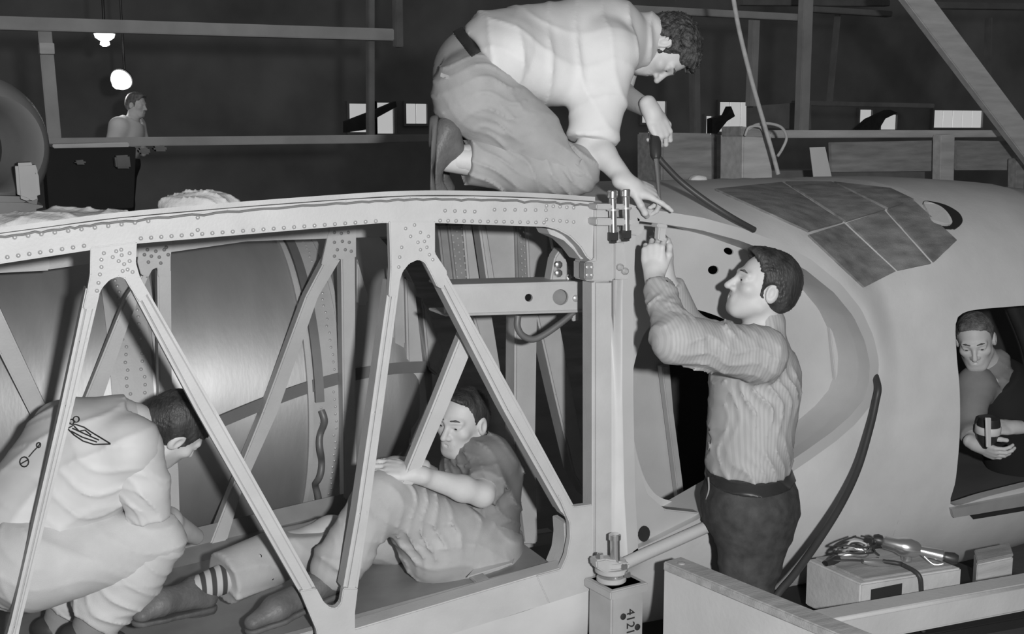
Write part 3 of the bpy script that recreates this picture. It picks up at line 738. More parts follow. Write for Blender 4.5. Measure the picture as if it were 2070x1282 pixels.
# dark walkway strips over the shoulder of the section
for quad in ([(1446,386),(1580,372),(1702,451),(1632,470)], [(1588,371),(1680,371),(1788,426),(1708,450)], [(1686,371),(1800,384),(1846,406),(1794,424)],
             [(1632,478),(1704,455),(1808,550),(1744,582)], [(1712,453),(1786,429),(1880,534),(1814,548)], [(1793,427),(1846,409),(1932,488),(1886,531)]):
    skin_patch('walkway_strip', quad, WALK, fu, 0.003)
skin_poly('hatch_shade_patch', smooth_loop([(1866,409),(1890,410),(1916,418),(1938,432),(1945,448),(1936,460),(1920,464),(1900,458),(1884,446),(1880,430)], 4), DARK, fu, 0.004)  # flat dark patch on uncut skin, painting the shade inside a hatch
skin_poly('hatch_plate', smooth_loop([(1866,412),(1886,415),(1904,424),(1918,440),(1922,455),(1904,458),(1884,452),(1874,432)], 4), SKIN, fu, 0.010)
# recessed panel with rounded opening and inspection holes
hole = smooth_loop([(1300,680),(1340,640),(1380,624),(1430,632),(1490,660),(1560,720),(1560,900),(1500,1000),(1420,1017),(1345,1010),(1310,980),(1288,920),(1277,850),(1276,770)], 5)
c1 = [(1473+10*math.cos(a), 508+7*math.sin(a)+2*math.cos(a)) for a in np.linspace(0, 2*math.pi, 16, endpoint=False)]
c2 = [(1442+11*math.cos(a), 546+9*math.sin(a)) for a in np.linspace(0, 2*math.pi, 16, endpoint=False)]
outer = resample([inn[k]*0.9+ring3[k]*0.1 for k in range(120)], 80)
outer = [p+np.array([0, BP-B1, 0]) for p in outer]
# spread the outer loop so that the panel meets the return wall in the deeper plane
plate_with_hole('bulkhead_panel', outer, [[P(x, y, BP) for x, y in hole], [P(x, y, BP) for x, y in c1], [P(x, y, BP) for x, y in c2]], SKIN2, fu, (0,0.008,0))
for pts in ([(1668,560),(1690,575),(1712,850),(1700,870)], [(1745,640),(1752,660),(1735,830),(1722,845)]):
    prism('panel_stiffener', pts, BP-0.02, 0.02, SKIN2, fu, 0.003)
prism('deep_panel', [(1240,640),(1345,640),(1380,1060),(1240,1060)], 4.25, 0.02, SKIN2, fu, 0)
prism('deep_stiffener', [(1338,740),(1350,740),(1385,1010),(1372,1010)], 4.2, 0.04, ALU2, fu, 0.004)
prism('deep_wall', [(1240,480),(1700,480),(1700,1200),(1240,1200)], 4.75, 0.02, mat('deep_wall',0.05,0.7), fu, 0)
# corner strip beside the end post and base fitting
prism('corner_post', [(1241,470),(1268,480),(1272,600),(1276,800),(1284,920),(1310,1000),(1345,1030),(1440,1040),(1440,1062),(1410,1078),(1260,1142),(1243,1142)], B1+0.03, 0.05, mat('corner_post',0.46,0.5,0.1,0.05), fu, 0.004)
prism('lower_web', [(1243,1040),(1420,1040),(1440,1080),(1440,1160),(1243,1160)], B1+0.10, 0.02, SKIN2, fu, 0)
for c, rx, ry, rot in (((1303,1080),11,16,0.2), ((1262,1096),18,9,0.1), ((1380,1070),6,7,0)):
    prism('hole_shade_disc', [(c[0]+rx*math.cos(a)*math.cos(rot)-ry*math.sin(a)*math.sin(rot), c[1]+ry*math.sin(a)*math.cos(rot)+rx*math.cos(a)*math.sin(rot)) for a in np.linspace(0, 2*math.pi, 14, endpoint=False)], B1+0.022, 0.02, DARK, fu, 0)  # black discs on the uncut strip, painting the shade inside lightening holes
tube('frame_tube', [P(*p, B1-0.04) for p in ((1262,1140),(1310,1118),(1360,1096),(1450,1056))], 0.022, ALU, fu, 12, 4)
# inside of the door
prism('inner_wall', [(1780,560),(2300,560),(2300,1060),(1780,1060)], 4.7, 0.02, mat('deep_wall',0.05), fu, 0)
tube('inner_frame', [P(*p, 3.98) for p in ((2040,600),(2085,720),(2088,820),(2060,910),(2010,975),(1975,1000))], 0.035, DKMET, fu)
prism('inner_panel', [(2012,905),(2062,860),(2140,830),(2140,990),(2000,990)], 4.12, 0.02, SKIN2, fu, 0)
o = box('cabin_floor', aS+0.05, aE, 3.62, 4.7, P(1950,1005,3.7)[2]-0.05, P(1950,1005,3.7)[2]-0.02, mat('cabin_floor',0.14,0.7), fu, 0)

# ------------------------------------------------------------------ pinned joints
jt = empty('hinge_joint'); tag(jt, 'upper pinned joint with two bright vertical bolts between truss and fuselage', 'hinge joint')
for y0, y1 in ((412,424),(441,456)): prism('lug', [(1206,y0),(1276,y0+1),(1290,y0+6),(1276,y1),(1206,y1)], 3.40, 0.09, ALU2, jt, 0.004)
prism('lug', [(1266,452),(1305,458),(1296,476),(1268,474)], 3.43, 0.05, ALU2, jt, 0.004)
for x, y0, y1 in ((1238,389,476),(1264,386,472)):
    p = P(x, y0, 3.41); q = P(x+2, y1, 3.41)
    bo = cyl('bolt', p, q, 0.0125, STEEL, jt)
    lathe('bolt_head', p+np.array([0,0,0.006]), (0,0,-1), [(0,0.014),(0.003,0.017),(0.022,0.017),(0.026,0.013)], STEEL, bo, 12)
    lathe('nut', q+np.array([0,0,0.01]), (0,0,-1), [(0,0.018),(0.024,0.018),(0.028,0.012),(0.034,0.012)], DKMET, bo, 6)
    lathe('washer', p*0.62+q*0.38, (0,0,-1), [(0,0.02),(0.006,0.02)], RIV, bo, 16)
prism('side_lug', [(1243,490),(1262,492),(1272,565),(1243,565)], 3.445, 0.04, ALU2, jt, 0.003)
for c in ((1252,540),(1262,548)): lathe('bolt', P(*c, 3.44), (0,-1,0), [(0,0.012),(0.01,0.012),(0.016,0.006)], RIV, jt, 8)
j2 = empty('hinge_joint'); tag(j2, 'lower pinned joint with one bright bolt above the jack stand', 'hinge joint')
cyl('bolt', P(1243,1079,3.36), P(1244,1172,3.36), 0.016, STEEL, j2)
lathe('bolt_head', P(1243,1079,3.36), (0,0,-1), [(0,0.012),(0.003,0.02),(0.02,0.02)], STEEL, j2, 14)
for y, r in ((1132,0.05),(1146,0.055),(1164,0.05)):
    lathe('flange', P(1236,y,3.38), (0,0,-1), [(0,r-0.004),(0.004,r),(0.014,r),(0.018,r-0.004)], ALU2, j2, 24)
prism('flange_ear', [(1205,1134),(1225,1130),(1275,1140),(1272,1152),(1225,1160),(1207,1150)], 3.34, 0.05, ALU2, j2, 0.005)
for c in ((1213,1128),(1262,1150),(1268,1166)): lathe('nut', P(*c, 3.33), (0,0,1), [(0,0.012),(0.014,0.012),(0.018,0.008)], STEEL, j2, 6)
# jack stand
js = empty('jack_stand'); tag(js, 'square metal jack stand with painted number, under the lower joint', 'jack stand')
c = P(1268,1190,3.32); jx0 = P(1234,1190,3.32)[0]; jx1 = P(1305,1190,3.32)[0]
Mj = Matrix.Translation(V(c)) @ Matrix.Rotation(math.radians(8), 4, 'Z') @ Matrix.Translation(-V(c))
jz = P(1268,1186,3.32)[2]
box('stand_column', jx0, jx1, 3.32, 3.45, 0.02, jz, mat('stand_grey',0.5,0.5,0.2,0.12), js, 0.006, Mj)
box('stand_cap', jx0-0.012, jx1+0.012, 3.31, 3.46, jz-0.03, jz, mat('stand_cap',0.52,0.5,0.2), js, 0.004, Mj)
box('stand_base', jx0-0.15, jx1+0.15, 3.2, 3.6, 0.0, 0.03, DKMET, js, 0.004, Mj)
cx = (jx0+jx1)/2
for dx, z in ((-0.02,jz-0.10),(0.04,jz-0.15)):
    lathe('stand_hole', V(Mj @ Vector((cx+dx,3.319,z))), Mj.to_3x3() @ Vector((0,-1,0)), [(0,0.011),(0.003,0.011),(0.005,0.006)], INK, js, 12)
def text_mesh(name, s, size, M, m, parent, th=0.0008):
    cu = bpy.data.curves.new('t', 'FONT'); cu.body = s; cu.size = size; cu.extrude = th; cu.align_x = 'CENTER'; cu.align_y = 'CENTER'
    o = bpy.data.objects.new('t', cu); col.objects.link(o); bpy.context.view_layer.update()
    me = bpy.data.meshes.new_from_object(o.evaluated_get(bpy.context.evaluated_depsgraph_get())); bpy.data.objects.remove(o); me.transform(M)
    return link(name, me, m, parent)
Mt = Mj @ Matrix.Translation((cx+0.01, 3.318, jz-0.125)) @ Matrix.Rotation(math.radians(90), 4, 'X') @ Matrix.Rotation(math.radians(-90), 4, 'Z')
text_mesh('painted_number', '4121', 0.046, Mt, INK, js)

# ------------------------------------------------------------------ foreground boards, crates
zt = 0.78
a, b = Pz(1342,1142,zt), Pz(1760,1316,zt)
d = nrm(b-a); n_ = np.array([-d[1], d[0], 0.0]); 
if np.dot(n_, Fv) < 0: n_ = -n_
pb = empty('plywood_barrier'); tag(pb, 'pale plywood barrier with a grey top rail in the lower right foreground', 'barrier')
bm = bmesh.new(); add_prism(bm, [a, b, b+n_*0.035, a+n_*0.035], (0,0,-0.7), 0.003); bm_done(bm, 'plywood_sheet', PLY, pb)
bm = bmesh.new(); add_prism(bm, [a-n_*0.004+(0,0,0.012), b-n_*0.004+(0,0,0.012), b+n_*0.075+(0,0,0.012), a+n_*0.075+(0,0,0.012)], (0,0,-0.03), 0.004); bm_done(bm, 'top_rail', WOOD, pb)
lathe('screw_head', a+d*0.05+n_*0.03+np.array([0,0,0.012]), (0,0,1), [(0,0.012),(0.004,0.012),(0.006,0.006)], RIV, pb, 10)
# beam in front of the tool crate
zb = 0.62
p0, p1 = Pz(1560,1276,zb), Pz(2160,1167,zb); dd = nrm(p1-p0); nn = np.array([-dd[1], dd[0], 0])
bm = bmesh.new(); add_prism(bm, [p0, p1, p1+nn*0.10, p0+nn*0.10], (0,0,-0.10), 0.012, 3)
for f in []: pass
o = bm_done(bm, 'timber_beam', PLY, None, True, auto=50); tag(o, 'long pale timber beam along the bottom right, in front of the tool crate', 'beam')
# tool crate
zc = 0.64
c0, c1, c2 = Pz(1740,1181,zc), Pz(1945,1149,zc), Pz(1630,1131,zc); c3 = c1+c2-c0
tc = empty('tool_crate'); tag(tc, 'pale wooden crate carrying the drill and wires', 'crate')
bm = bmesh.new(); add_prism(bm, [c0, c1, c3, c2], (0,0,-0.17), 0.006); bm_done(bm, 'crate_body', mat('crate_wood',0.55,0.65,0,0.12,6,0.1,50), tc, True, auto=40)
bm = bmesh.new(); u1, u2 = (c1-c0)*0.06, (c2-c0)*0.06; zz = np.array([0,0,0.001])
add_prism(bm, [c0+u1+u2+zz, c1-u1+u2+zz, c3-u1-u2+zz, c2+u1-u2+zz], (0,0,0.008), 0.002); bm_done(bm, 'crate_lid', WOOD, tc)
fn = nrm(np.cross(c1-c0, [0,0,1.0])); fn = fn if np.dot(fn, Fv) < 0 else -fn
l0 = c0+(c1-c0)*0.10+np.array([0,0,-0.025]); l1 = c0+(c1-c0)*0.40+np.array([0,0,-0.02])
bm = bmesh.new(); add_prism(bm, [l0, l1, l1+np.array([0,0,-0.11]), l0+np.array([0,0,-0.11])], fn*0.002, 0); bm_done(bm, 'black_plate', INK, tc)
base = (c0+c1+c2+c3)/4
o = empty('crate'); tag(o, 'small pale box behind the tool crate at the right edge', 'crate')
e0, e1, e2 = Pz(1975,1142,0.55), Pz(2048,1127,0.55), Pz(1972,1130,0.55)
bm = bmesh.new(); add_prism(bm, [e0, e1, e1+(e2-e0)*2, e2+(e2-e0)], (0,0,-0.13), 0.005); bm_done(bm, 'crate_body', WOODL, o)
bm = bmesh.new(); add_prism(bm, [p+np.array([0,0,0.002]) for p in (e0, e1, e1+(e2-e0)*2, e2+(e2-e0))], (0,0,0.012), 0.003); bm_done(bm, 'crate_lid', WOOD, o)
pl = empty('low_platform'); tag(pl, 'low dark platform under the tool crate, mostly hidden by the timber beam', 'platform')
m0, m1 = c0-0.1*nrm(c1-c0)+0.01*nrm(c2-c0), c1+0.55*nrm(c1-c0)+0.01*nrm(c2-c0); m2 = nrm(c2-c0)*0.7
bm = bmesh.new(); add_prism(bm, [np.array([*q[:2], 0.41]) for q in (m0, m1, m1+m2, m0+m2)], (0,0,-0.04), 0.004); bm_done(bm, 'platform_top', DARK, pl)
for q in (m0, m1, m1+m2, m0+m2):
    q = q+0.06*nrm((m0+m1+m2)/2-q); box('leg', q[0]-0.025, q[0]+0.025, q[1]-0.025, q[1]+0.025, 0.0, 0.37, DARK, pl, 0.003)
# pneumatic drill on the crate
dr = empty('air_drill'); tag(dr, 'bright pneumatic drill lying on the tool crate', 'drill')
zz = zc+0.045
A0, A1 = Pz(1782,1094,zz+0.03), Pz(1912,1126,zz-0.01)
ax = nrm(A1-A0); L = np.linalg.norm(A1-A0)
lathe('drill_body', A0, ax, [(0,0.016),(0.01,0.024),(0.05,0.027),(L*0.3,0.034),(L*0.42,0.036),(L*0.55,0.028),(L*0.6,0.02)], STEEL, dr, 20)
lathe('drill_cap', A0, -ax, [(0,0.02),(0.015,0.022),(0.03,0.016)], DKMET, dr, 16)
lathe('drill_handle', A0+ax*L*0.58, ax, [(0,0.016),(0.05,0.02),(L*0.36,0.022),(L*0.4,0.014)], STEEL, dr, 16)
lathe('drill_chuck', A0+ax*L*0.98, ax, [(0,0.018),(0.03,0.022),(0.045,0.016)], DKMET, dr, 14)
tube('trigger', [A0+ax*L*0.62+np.array([0,0,-0.01]), A0+ax*L*0.75+np.array([0.0,-0.02,-0.035]), A0+ax*L*0.9+np.array([0,-0.02,-0.025])], 0.005, STEEL, dr)
tube('drill_stand', [A0+ax*L*0.4, np.array([*(A0+ax*L*0.4)[:2], zc+0.012])], 0.018, STEEL, dr, 10, 0)
# wires and clamp tool heap
wr = empty('wire_bundle'); tag(wr, 'tangled bundle of thin wires and clips on the tool crate', 'wires')
wc = Pz(1725,1130,zc+0.02)
for k in range(7):
    r1 = random.uniform(0.03,0.07); ph = random.random()*6; q = []
    for i in range(9):
        a_ = ph+i*0.75; q.append(wc+np.array([r1*1.4*math.cos(a_)+random.uniform(-.01,.01), r1*0.8*math.sin(a_), 0.01+0.008*k+0.008*math.sin(a_*2)]))
    tube('wire', q, 0.0035, [RUB, STEEL, WOODL][k%3], wr, 6, 5)
lathe('clip', Pz(1745,1135,zc+0.03), nrm([0.9,-0.3,-0.1]), [(0,0.008),(0.03,0.014),(0.08,0.016),(0.1,0.01)], STEEL, wr, 12)
lathe('clip', Pz(1695,1130,zc+0.03), nrm([-0.9,-0.1,-0.1]), [(0,0.012),(0.03,0.014),(0.06,0.01)], DKMET, wr, 12)
o = tube('air_hose', [Pz(1785,1135,zc+0.03), Pz(1815,1139,zc+0.03), c0+(c1-c0)*0.50+np.array([0,0,0.022])-fn*0.05, c0+(c1-c0)*0.54+fn*0.012+np.array([0,0,0.005]), c0+(c1-c0)*0.57+fn*0.016+np.array([0,0,-0.06]), c0+(c1-c0)*0.60+fn*0.02+np.array([0,0,-0.2])], 0.008, RUB); tag(o, 'thin dark hose drooping over the front of the tool crate', 'hose')
o = tube('air_hose', [P(1769,760,3.47), P(1775,785,3.43), P(1771,810,3.42), P(1760,860,3.40), P(1735,945,3.36), P(1700,1020,3.30), P(1650,1100,3.24), P(1605,1162,3.2), P(1570,1205,3.18), P(1520,1290,3.15)], 0.0135, RUB); tag(o, 'thick dark hose sweeping down the frame ring behind the standing man', 'hose')
# rags
def rag(name, cx, cy, b, rx, ry, rz, lab, seed):
    F = Field(); c = P(cx, cy, b); rng = np.random.RandomState(seed)
    F.ell(c, (rx, ry, rz), k=0.03)
    for i in range(7):
        F.ell(c+np.array([rng.uniform(-.8,.8)*rx, rng.uniform(-.6,.6)*ry, rng.uniform(-.3,.3)*rz]), (rx*0.35, ry*0.5, rz*0.75), k=0.03)
    F.fold((0.6,0.5,0.6), 0.06, 0.012, 0.2); F.fold((-0.3,0.8,0.4), 0.09, 0.01, 0.6)
    return tag(net_mesh(name, F, 0.008, CLOTH), lab, 'rag')
rag('crumpled_rag', 405, 412, 3.75, 0.125, 0.1, 0.032, 'crumpled white rag lying on the truss roof behind the top chord', 3)
rag('folded_cloth', 110, 452, 3.7, 0.22, 0.12, 0.035, 'pale folded cloth on the truss roof at the far left', 7)
rag('small_rag', 1408, 366, 4.3, 0.028, 0.03, 0.016, 'small pale rag on the fuselage top beside the hose', 9)
# ------------------------------------------------------------------ people
SKINL = mat('skin_light', 0.60, 0.55, 0, 0.06, 12, 0.04, 200)
HAIRD = mat('hair_dark', 0.045, 0.5, 0, 0.5, 30, 0.6, 160, stretch=(1,1,0.25), dist=0.006)
HAIRC = mat('hair_curly', 0.06, 0.55, 0, 0.7, 60, 1.0, 90, dist=0.01)
HAIRF = mat('hair_fair', 0.16, 0.6, 0, 0.4, 40, 0.6, 160, dist=0.006)
WHITE = mat('white_shirt', 0.74, 0.9, 0, 0.04, 10, 0.06, 300)
KHAKI = mat('light_trousers', 0.38, 0.9, 0, 0.08, 12, 0.08, 300)
WTROU = mat('white_trousers', 0.54, 0.9, 0, 0.06, 10, 0.08, 300)
LTROU = mat('pale_work_trousers', 0.46, 0.9, 0, 0.07, 10, 0.08, 300)
JEANS = mat('dark_jeans', 0.06, 0.85, 0, 0.25, 25, 0.1, 300)
GSHIRT= mat('grey_shirt', 0.25, 0.9, 0, 0.07, 10, 0.08, 300)
DVEST = mat('black_vest', 0.02, 0.9, 0, 0.1)
LEATH = mat('brown_leather', 0.14, 0.5, 0, 0.2, 12, 0.15, 80)
LEATD = mat('dark_leather', 0.05, 0.45, 0, 0.2)
BELT  = mat('belt_leather', 0.035, 0.4, 0, 0.1)
SOLE  = mat('shoe_sole', 0.12, 0.7)
SOCKW = mat('white_sock', 0.66, 0.9)
EYEM  = mat('eye_dark', 0.03, 0.3)
BROW  = mat('brow_hair', 0.10, 0.8)
def striped(name, g0, g1, scale, axis):
    m = bpy.data.materials.new(name); m.use_nodes = True; nt = m.node_tree; b = nt.nodes['Principled BSDF']; b.inputs['Roughness'].default_value = 0.9
    tc = nt.nodes.new('ShaderNodeTexCoord'); w_ = nt.nodes.new('ShaderNodeTexWave'); w_.bands_direction = axis; w_.inputs['Scale'].default_value = scale; w_.inputs['Distortion'].default_value = 0.6
    r = nt.nodes.new('ShaderNodeValToRGB'); r.color_ramp.elements[0].position = 0.35; r.color_ramp.elements[1].position = 0.55
    r.color_ramp.elements[0].color = (g0,g0,g0,1); r.color_ramp.elements[1].color = (g1,g1,g1,1)
    nt.links.new(tc.outputs['Object'], w_.inputs[0]); nt.links.new(w_.outputs[0], r.inputs[0]); nt.links.new(r.outputs[0], b.inputs['Base Color'])
    return m
STRIPE = striped('striped_shirt', 0.40, 0.45, 26.0, 'X')
SOCKS  = striped('striped_sock', 0.06, 0.5, 9.0, 'X')

def basis(fwd, up):
    f = nrm(fwd); u = np.asarray(up, float); u = nrm(u-f*np.dot(u, f)); s = np.cross(f, u); return np.stack([s, f, u], 1)   # columns: right, forward, up
def add_head(F, c, R, neck, s=1.0):
    T = lambda x, y, z: np.asarray(c)+R@(np.array([x, y, z])*s)
    E = lambda p, r, k=0.02, op='u': F.ell(T(*p), np.array(r)*s, R, k*s, op)
    C = lambda p, q, r0, r1, k=0.01, op='u': F.cone(T(*p), T(*q), r0*s, r1*s, k*s, None, op)
    E((0,-0.014,0.036), (0.074,0.094,0.082)); E((0,0.026,-0.030), (0.060,0.066,0.082), 0.03)
    E((0,0.058,-0.088), (0.030,0.028,0.022), 0.03)
    for e in (-1, 1):
        C((e*0.050,0.005,-0.060), (e*0.022,0.062,-0.092), 0.017, 0.016, 0.03)
        E((e*0.042,0.060,-0.016), (0.020,0.018,0.016), 0.025)
        C((e*0.012,0.084,0.026), (e*0.044,0.070,0.026), 0.0095, 0.008, 0.018)
    for e in (-1, 1): E((e*0.031,0.094,0.007), (0.017,0.014,0.011), 0.012, 's')
    for e in (-1, 1):
        E((e*0.031,0.073,0.006), (0.0145,0.0125,0.0115), 0.004)
        C((e*0.017,0.084,0.012), (e*0.045,0.076,0.012), 0.0042, 0.0038, 0.006)
    E((0,0.056,-0.056), (0.034,0.027,0.030), 0.025)
    C((0,0.086,0.014), (0,0.112,-0.026), 0.0075, 0.0115, 0.012)
    for e in (-1, 1): E((e*0.012,0.096,-0.030), (0.0085,0.011,0.0085), 0.008)
    C((-0.019,0.082,-0.052), (0.019,0.082,-0.052), 0.0065, 0.0065, 0.014); C((-0.015,0.082,-0.065), (0.015,0.082,-0.065), 0.0070, 0.0070, 0.014)
    C((-0.025,0.083,-0.053), (0,0.0925,-0.0595), 0.0024, 0.0026, 0.004, 's'); C((0,0.0925,-0.0595), (0.025,0.083,-0.053), 0.0026, 0.0024, 0.004, 's')
    for e in (-1, 1):
        E((e*0.076,-0.012,-0.004), (0.011,0.021,0.033), 0.008); E((e*0.086,-0.006,-0.002), (0.008,0.011,0.019), 0.006, 's')
    F.cone(T(0,-0.026,-0.045), neck, 0.052*s, 0.058*s, 0.03)
    return T
def head_extras(root, c, R, s=1.0, brow=True):
    T = lambda x, y, z: np.asarray(c)+R@(np.array([x, y, z])*s)
    for e in (-1, 1):
        F = Field(); F.ell(T(e*0.031,0.0795,0.006), np.array([0.0085,0.0075,0.0055])*s, R, 0.002); net_mesh('eye', F, 0.0016, EYEM, root)
        if brow:
            F = Field(); F.cone(T(e*0.015,0.092,0.033), T(e*0.032,0.087,0.036), 0.0028*s, 0.0034*s, 0.004); F.cone(T(e*0.032,0.087,0.036), T(e*0.049,0.072,0.029), 0.0034*s, 0.0018*s, 0.004); net_mesh('eyebrow', F, 0.002, BROW, root)
def add_hair(root, c, R, m, s=1.0, thick=0.012, curl=0.004, wl=0.03, front=0.045, nape=-0.055, h=0.004, side=0.0):
    T = lambda x, y, z: np.asarray(c)+R@(np.array([x, y, z])*s)
    F = Field(); t = thick
    F.ell(T(0,-0.014,0.036), np.array([0.074+t,0.094+t,0.082+t])*s, R, 0.01)
    F.ell(T(0,-0.050,-0.010), np.array([0.062+t,0.050+t,0.060])*s, R, 0.03)
    F.ell(T(0,0.045,0.095), np.array([0.055,0.045,0.028])*s, R, 0.03)
    # hairline: cut the face and the lower front away
    F.ell(T(0,0.070+front,0.012), np.array([0.080,0.088,0.090])*s, R, 0.014, 's')
    d2 = R@nrm([0,0.55,-0.83]); F.add((lambda p, o=T(0,0.026,0.0), d=R@nrm([0,1,-0.12]), o2=T(0,0,0.05), d2=R@np.array([0,0,1.0]): np.maximum(-((p-o)@d), (p-o2)@d2)), T(0,0.05,0), 0.3, 0.006, 's')
    F.clip(T(0,-0.06,nape), R@np.array([0,0.25,-1.0]), 0.01)
    for e in (-1, 1): F.ell(T(e*0.082,-0.004,-0.010), np.array([0.022,0.024,0.034])*s, R, 0.008, 's')
    for n in (R@np.array([1,0.2,0.2]), R@np.array([0.2,0.3,1])): F.fold(n, wl, curl, 0.3, None, None, 0.8)
    return net_mesh('hair', F, h, m, root)
def add_hand(F, wrist, fwd, dorsal, side=1, curl=(0.5,0.5,0.5,0.5), thumb=(0.6,0.4), spread=0.12, s=1.0, c3=None):
    """fwd: wrist to knuckles; dorsal: back of the hand; side=+1 puts the thumb on the +right side of basis(fwd, dorsal)"""
    f = nrm(fwd); u = np.asarray(dorsal, float); u = nrm(u-f*np.dot(u, f)); r = np.cross(f, u)*side; w_ = np.asarray(wrist, float)
    T = lambda x, y, z: w_+(r*x+f*y+u*z)*s
    RR = np.stack([r, f, u], 1)
    F.cone(T(0,-0.03,0), T(0,0.02,0), 0.026*s, 0.027*s, 0.015, (r, 1.15))
    F.ell(T(0.0,0.050,0), np.array([0.041,0.050,0.0165])*s, RR, 0.015)
    F.ell(T(0.024,0.032,-0.010), np.array([0.018,0.032,0.015])*s, RR, 0.015)
    tips = []
    for i, (x, y, L) in enumerate(((0.030,0.088,0.078),(0.0105,0.094,0.086),(-0.010,0.091,0.079),(-0.029,0.083,0.062))):
        a = spread*(1.2-i*0.8)/1.2; cu = curl[i]; p = T(x, y, 0); ang = 0.0; rr = 0.0092-0.0008*(i == 3)
        dirx = math.sin(a*0.6)
        F.cone(T(x*0.9, y-0.03, 0.002), p, 0.0105*s, 0.0098*s, 0.010)
        for j, fr in enumerate((0.45,0.31,0.24)):
            ang += cu*(0.9, 1.1, 0.7)[j]
            dv = nrm(r*dirx+f*math.cos(ang)-u*math.sin(ang)); q = p+dv*L*fr*s
            F.cone(p, q, (rr-0.0008*j)*s, (rr-0.0008*(j+1))*s, 0.004); p = q
        tips.append(p)
    p = T(0.034,0.028,-0.008); a = thumb[0]; ang = 0
    d0 = nrm(r*math.sin(a)+f*math.cos(a)-u*0.25)
    for j, fr in enumerate((0.040,0.032,0.026)):
        ang += thumb[1]*(0.3,0.8,0.7)[j]
        dv = nrm(d0*math.cos(ang)+(-r*0.7-u*0.5+f*0.3)*math.sin(ang)); q = p+dv*fr*s
        F.cone(p, q, (0.0125-0.0012*j)*s, (0.0115-0.0012*j)*s, 0.006); p = q
    return T(0.0,0.07,-0.01), tips
def add_shoe(root, ankle, heel, ball, toe, up, mu, ms, name='shoe', w_=0.042):
    """low leather shoe: an upper with laces and a separate sole"""
    F = Field(); ankle, heel, ball, toe = [np.asarray(x, float) for x in (ankle, heel, ball, toe)]; up = nrm(up)
    fd = nrm(toe-heel); sd = nrm(np.cross(fd, up)); upn = np.cross(sd, fd)
    F.cone(heel+upn*0.035, ball+upn*0.025, 0.036, 0.036, 0.03, (sd, 1.12)); F.cone(ball+upn*0.025, toe+upn*0.02, 0.036, 0.024, 0.03, (sd, 1.2))
    F.cone(heel+upn*0.035, heel+(ankle-heel)*0.95, 0.034, 0.042, 0.03); F.cone(heel+(ankle-heel)*0.8, ball+upn*0.04, 0.038, 0.022, 0.03)
    F.clip(heel+upn*0.004, -upn); F.fold(fd, 0.03, 0.003, 0.1, ball, 0.06)
    sh = net_mesh(name, F, 0.005, mu, root)
    F = Field(); F.cone(heel, ball, 0.038, 0.040, 0.02, (sd, 1.12)); F.cone(ball, toe, 0.040, 0.026, 0.02, (sd, 1.2)); F.clip(heel+upn*0.006, upn); F.clip(heel-upn*0.012, -upn)
    F.cone(heel-fd*0.01, heel+fd*0.03, 0.036, 0.036, 0.004); F.clip(heel-upn*0.022, -upn); F.clip(heel+upn*0.006, upn)
    net_mesh('sole', F, 0.005, ms, sh)
    bm = bmesh.new()
    for k in range(4):
        c = ball*(0.75-0.17*k)+(heel*0.5+ankle*0.5)*(0.25+0.17*k)+upn*(0.052-0.002*k); add_tube(bm, [c-sd*0.022, c+upn*0.006, c+sd*0.022], 0.003, 6)
    bm_done(bm, 'laces', ms, sh, True)
    return sh

def body(J, sc=1.0):
    """skin field from joints; J holds world points"""
    F = Field(); sd = nrm(J['sl']-J['sr']); g = lambda x: x*sc
    F.cone(J['pel'], J['wai'], g(0.125), g(0.112), 0.05, (sd, 1.25)); F.cone(J['wai'], J['che'], g(0.112), g(0.125), 0.05, (sd, 1.3))
    F.cone(J['che'], J['nek'], g(0.11), g(0.062), 0.05, (sd, 1.15)); F.cone(J['sl'], J['sr'], g(0.055), g(0.055), 0.05)
    for e in 'lr':
        F.cone(J['s'+e], J['e'+e], g(0.052), g(0.041), 0.03); F.cone(J['e'+e], J['e'+e]*0.7+J['w'+e]*0.3, g(0.041), g(0.043), 0.02); F.cone(J['e'+e]*0.7+J['w'+e]*0.3, J['w'+e], g(0.043), g(0.028), 0.02)
        F.cone(J['h'+e], J['k'+e], g(0.088), g(0.056), 0.05); F.cone(J['k'+e], J['k'+e]*0.65+J['a'+e]*0.35, g(0.056), g(0.058), 0.03); F.cone(J['k'+e]*0.65+J['a'+e]*0.35, J['a'+e], g(0.058), g(0.038), 0.03)
    F.cone(J['pel'], J['hl'], g(0.11), g(0.09), 0.05); F.cone(J['pel'], J['hr'], g(0.11), g(0.09), 0.05)
    return F
def shirt_field(J, frac, infl=0.016, sc=1.0, arms='lr', hem=0.0):
    F = Field(); sd = nrm(J['sl']-J['sr']); g = lambda x: x*sc+infl
    hp = J['wai']+(J['pel']-J['wai'])*hem
    F.cone(hp, J['che'], g(0.118), g(0.128), 0.06, (sd, 1.28)); F.cone(J['che'], J['che']*0.25+J['nek']*0.75, g(0.112), g(0.066), 0.05, (sd, 1.15)); F.cone(J['sl'], J['sr'], g(0.06), g(0.06), 0.05)
    for e in arms:
        if frac <= 1: q = J['s'+e]+(J['e'+e]-J['s'+e])*frac; F.cone(J['s'+e], q, g(0.058), g(0.052), 0.035)
        else:
            q = J['e'+e]+(J['w'+e]-J['e'+e])*(frac-1); F.cone(J['s'+e], J['e'+e], g(0.058), g(0.048), 0.035); F.cone(J['e'+e], q, g(0.048), g(0.036), 0.03)
    F.clip(J['nek']+(J['nek']-J['che'])*0.05, J['nek']-J['che'], 0.01, 0.11)
    return F
def sleeve_cut(F, J, frac, arms='lr', R=0.14):
    for e in arms:
        if frac <= 1: a, b, t = J['s'+e], J['e'+e], frac
        else: a, b, t = J['e'+e], J['w'+e], frac-1
        q = a+(b-a)*t; F.clip(q+nrm(b-a)*0.005, b-a, 0.006, R)
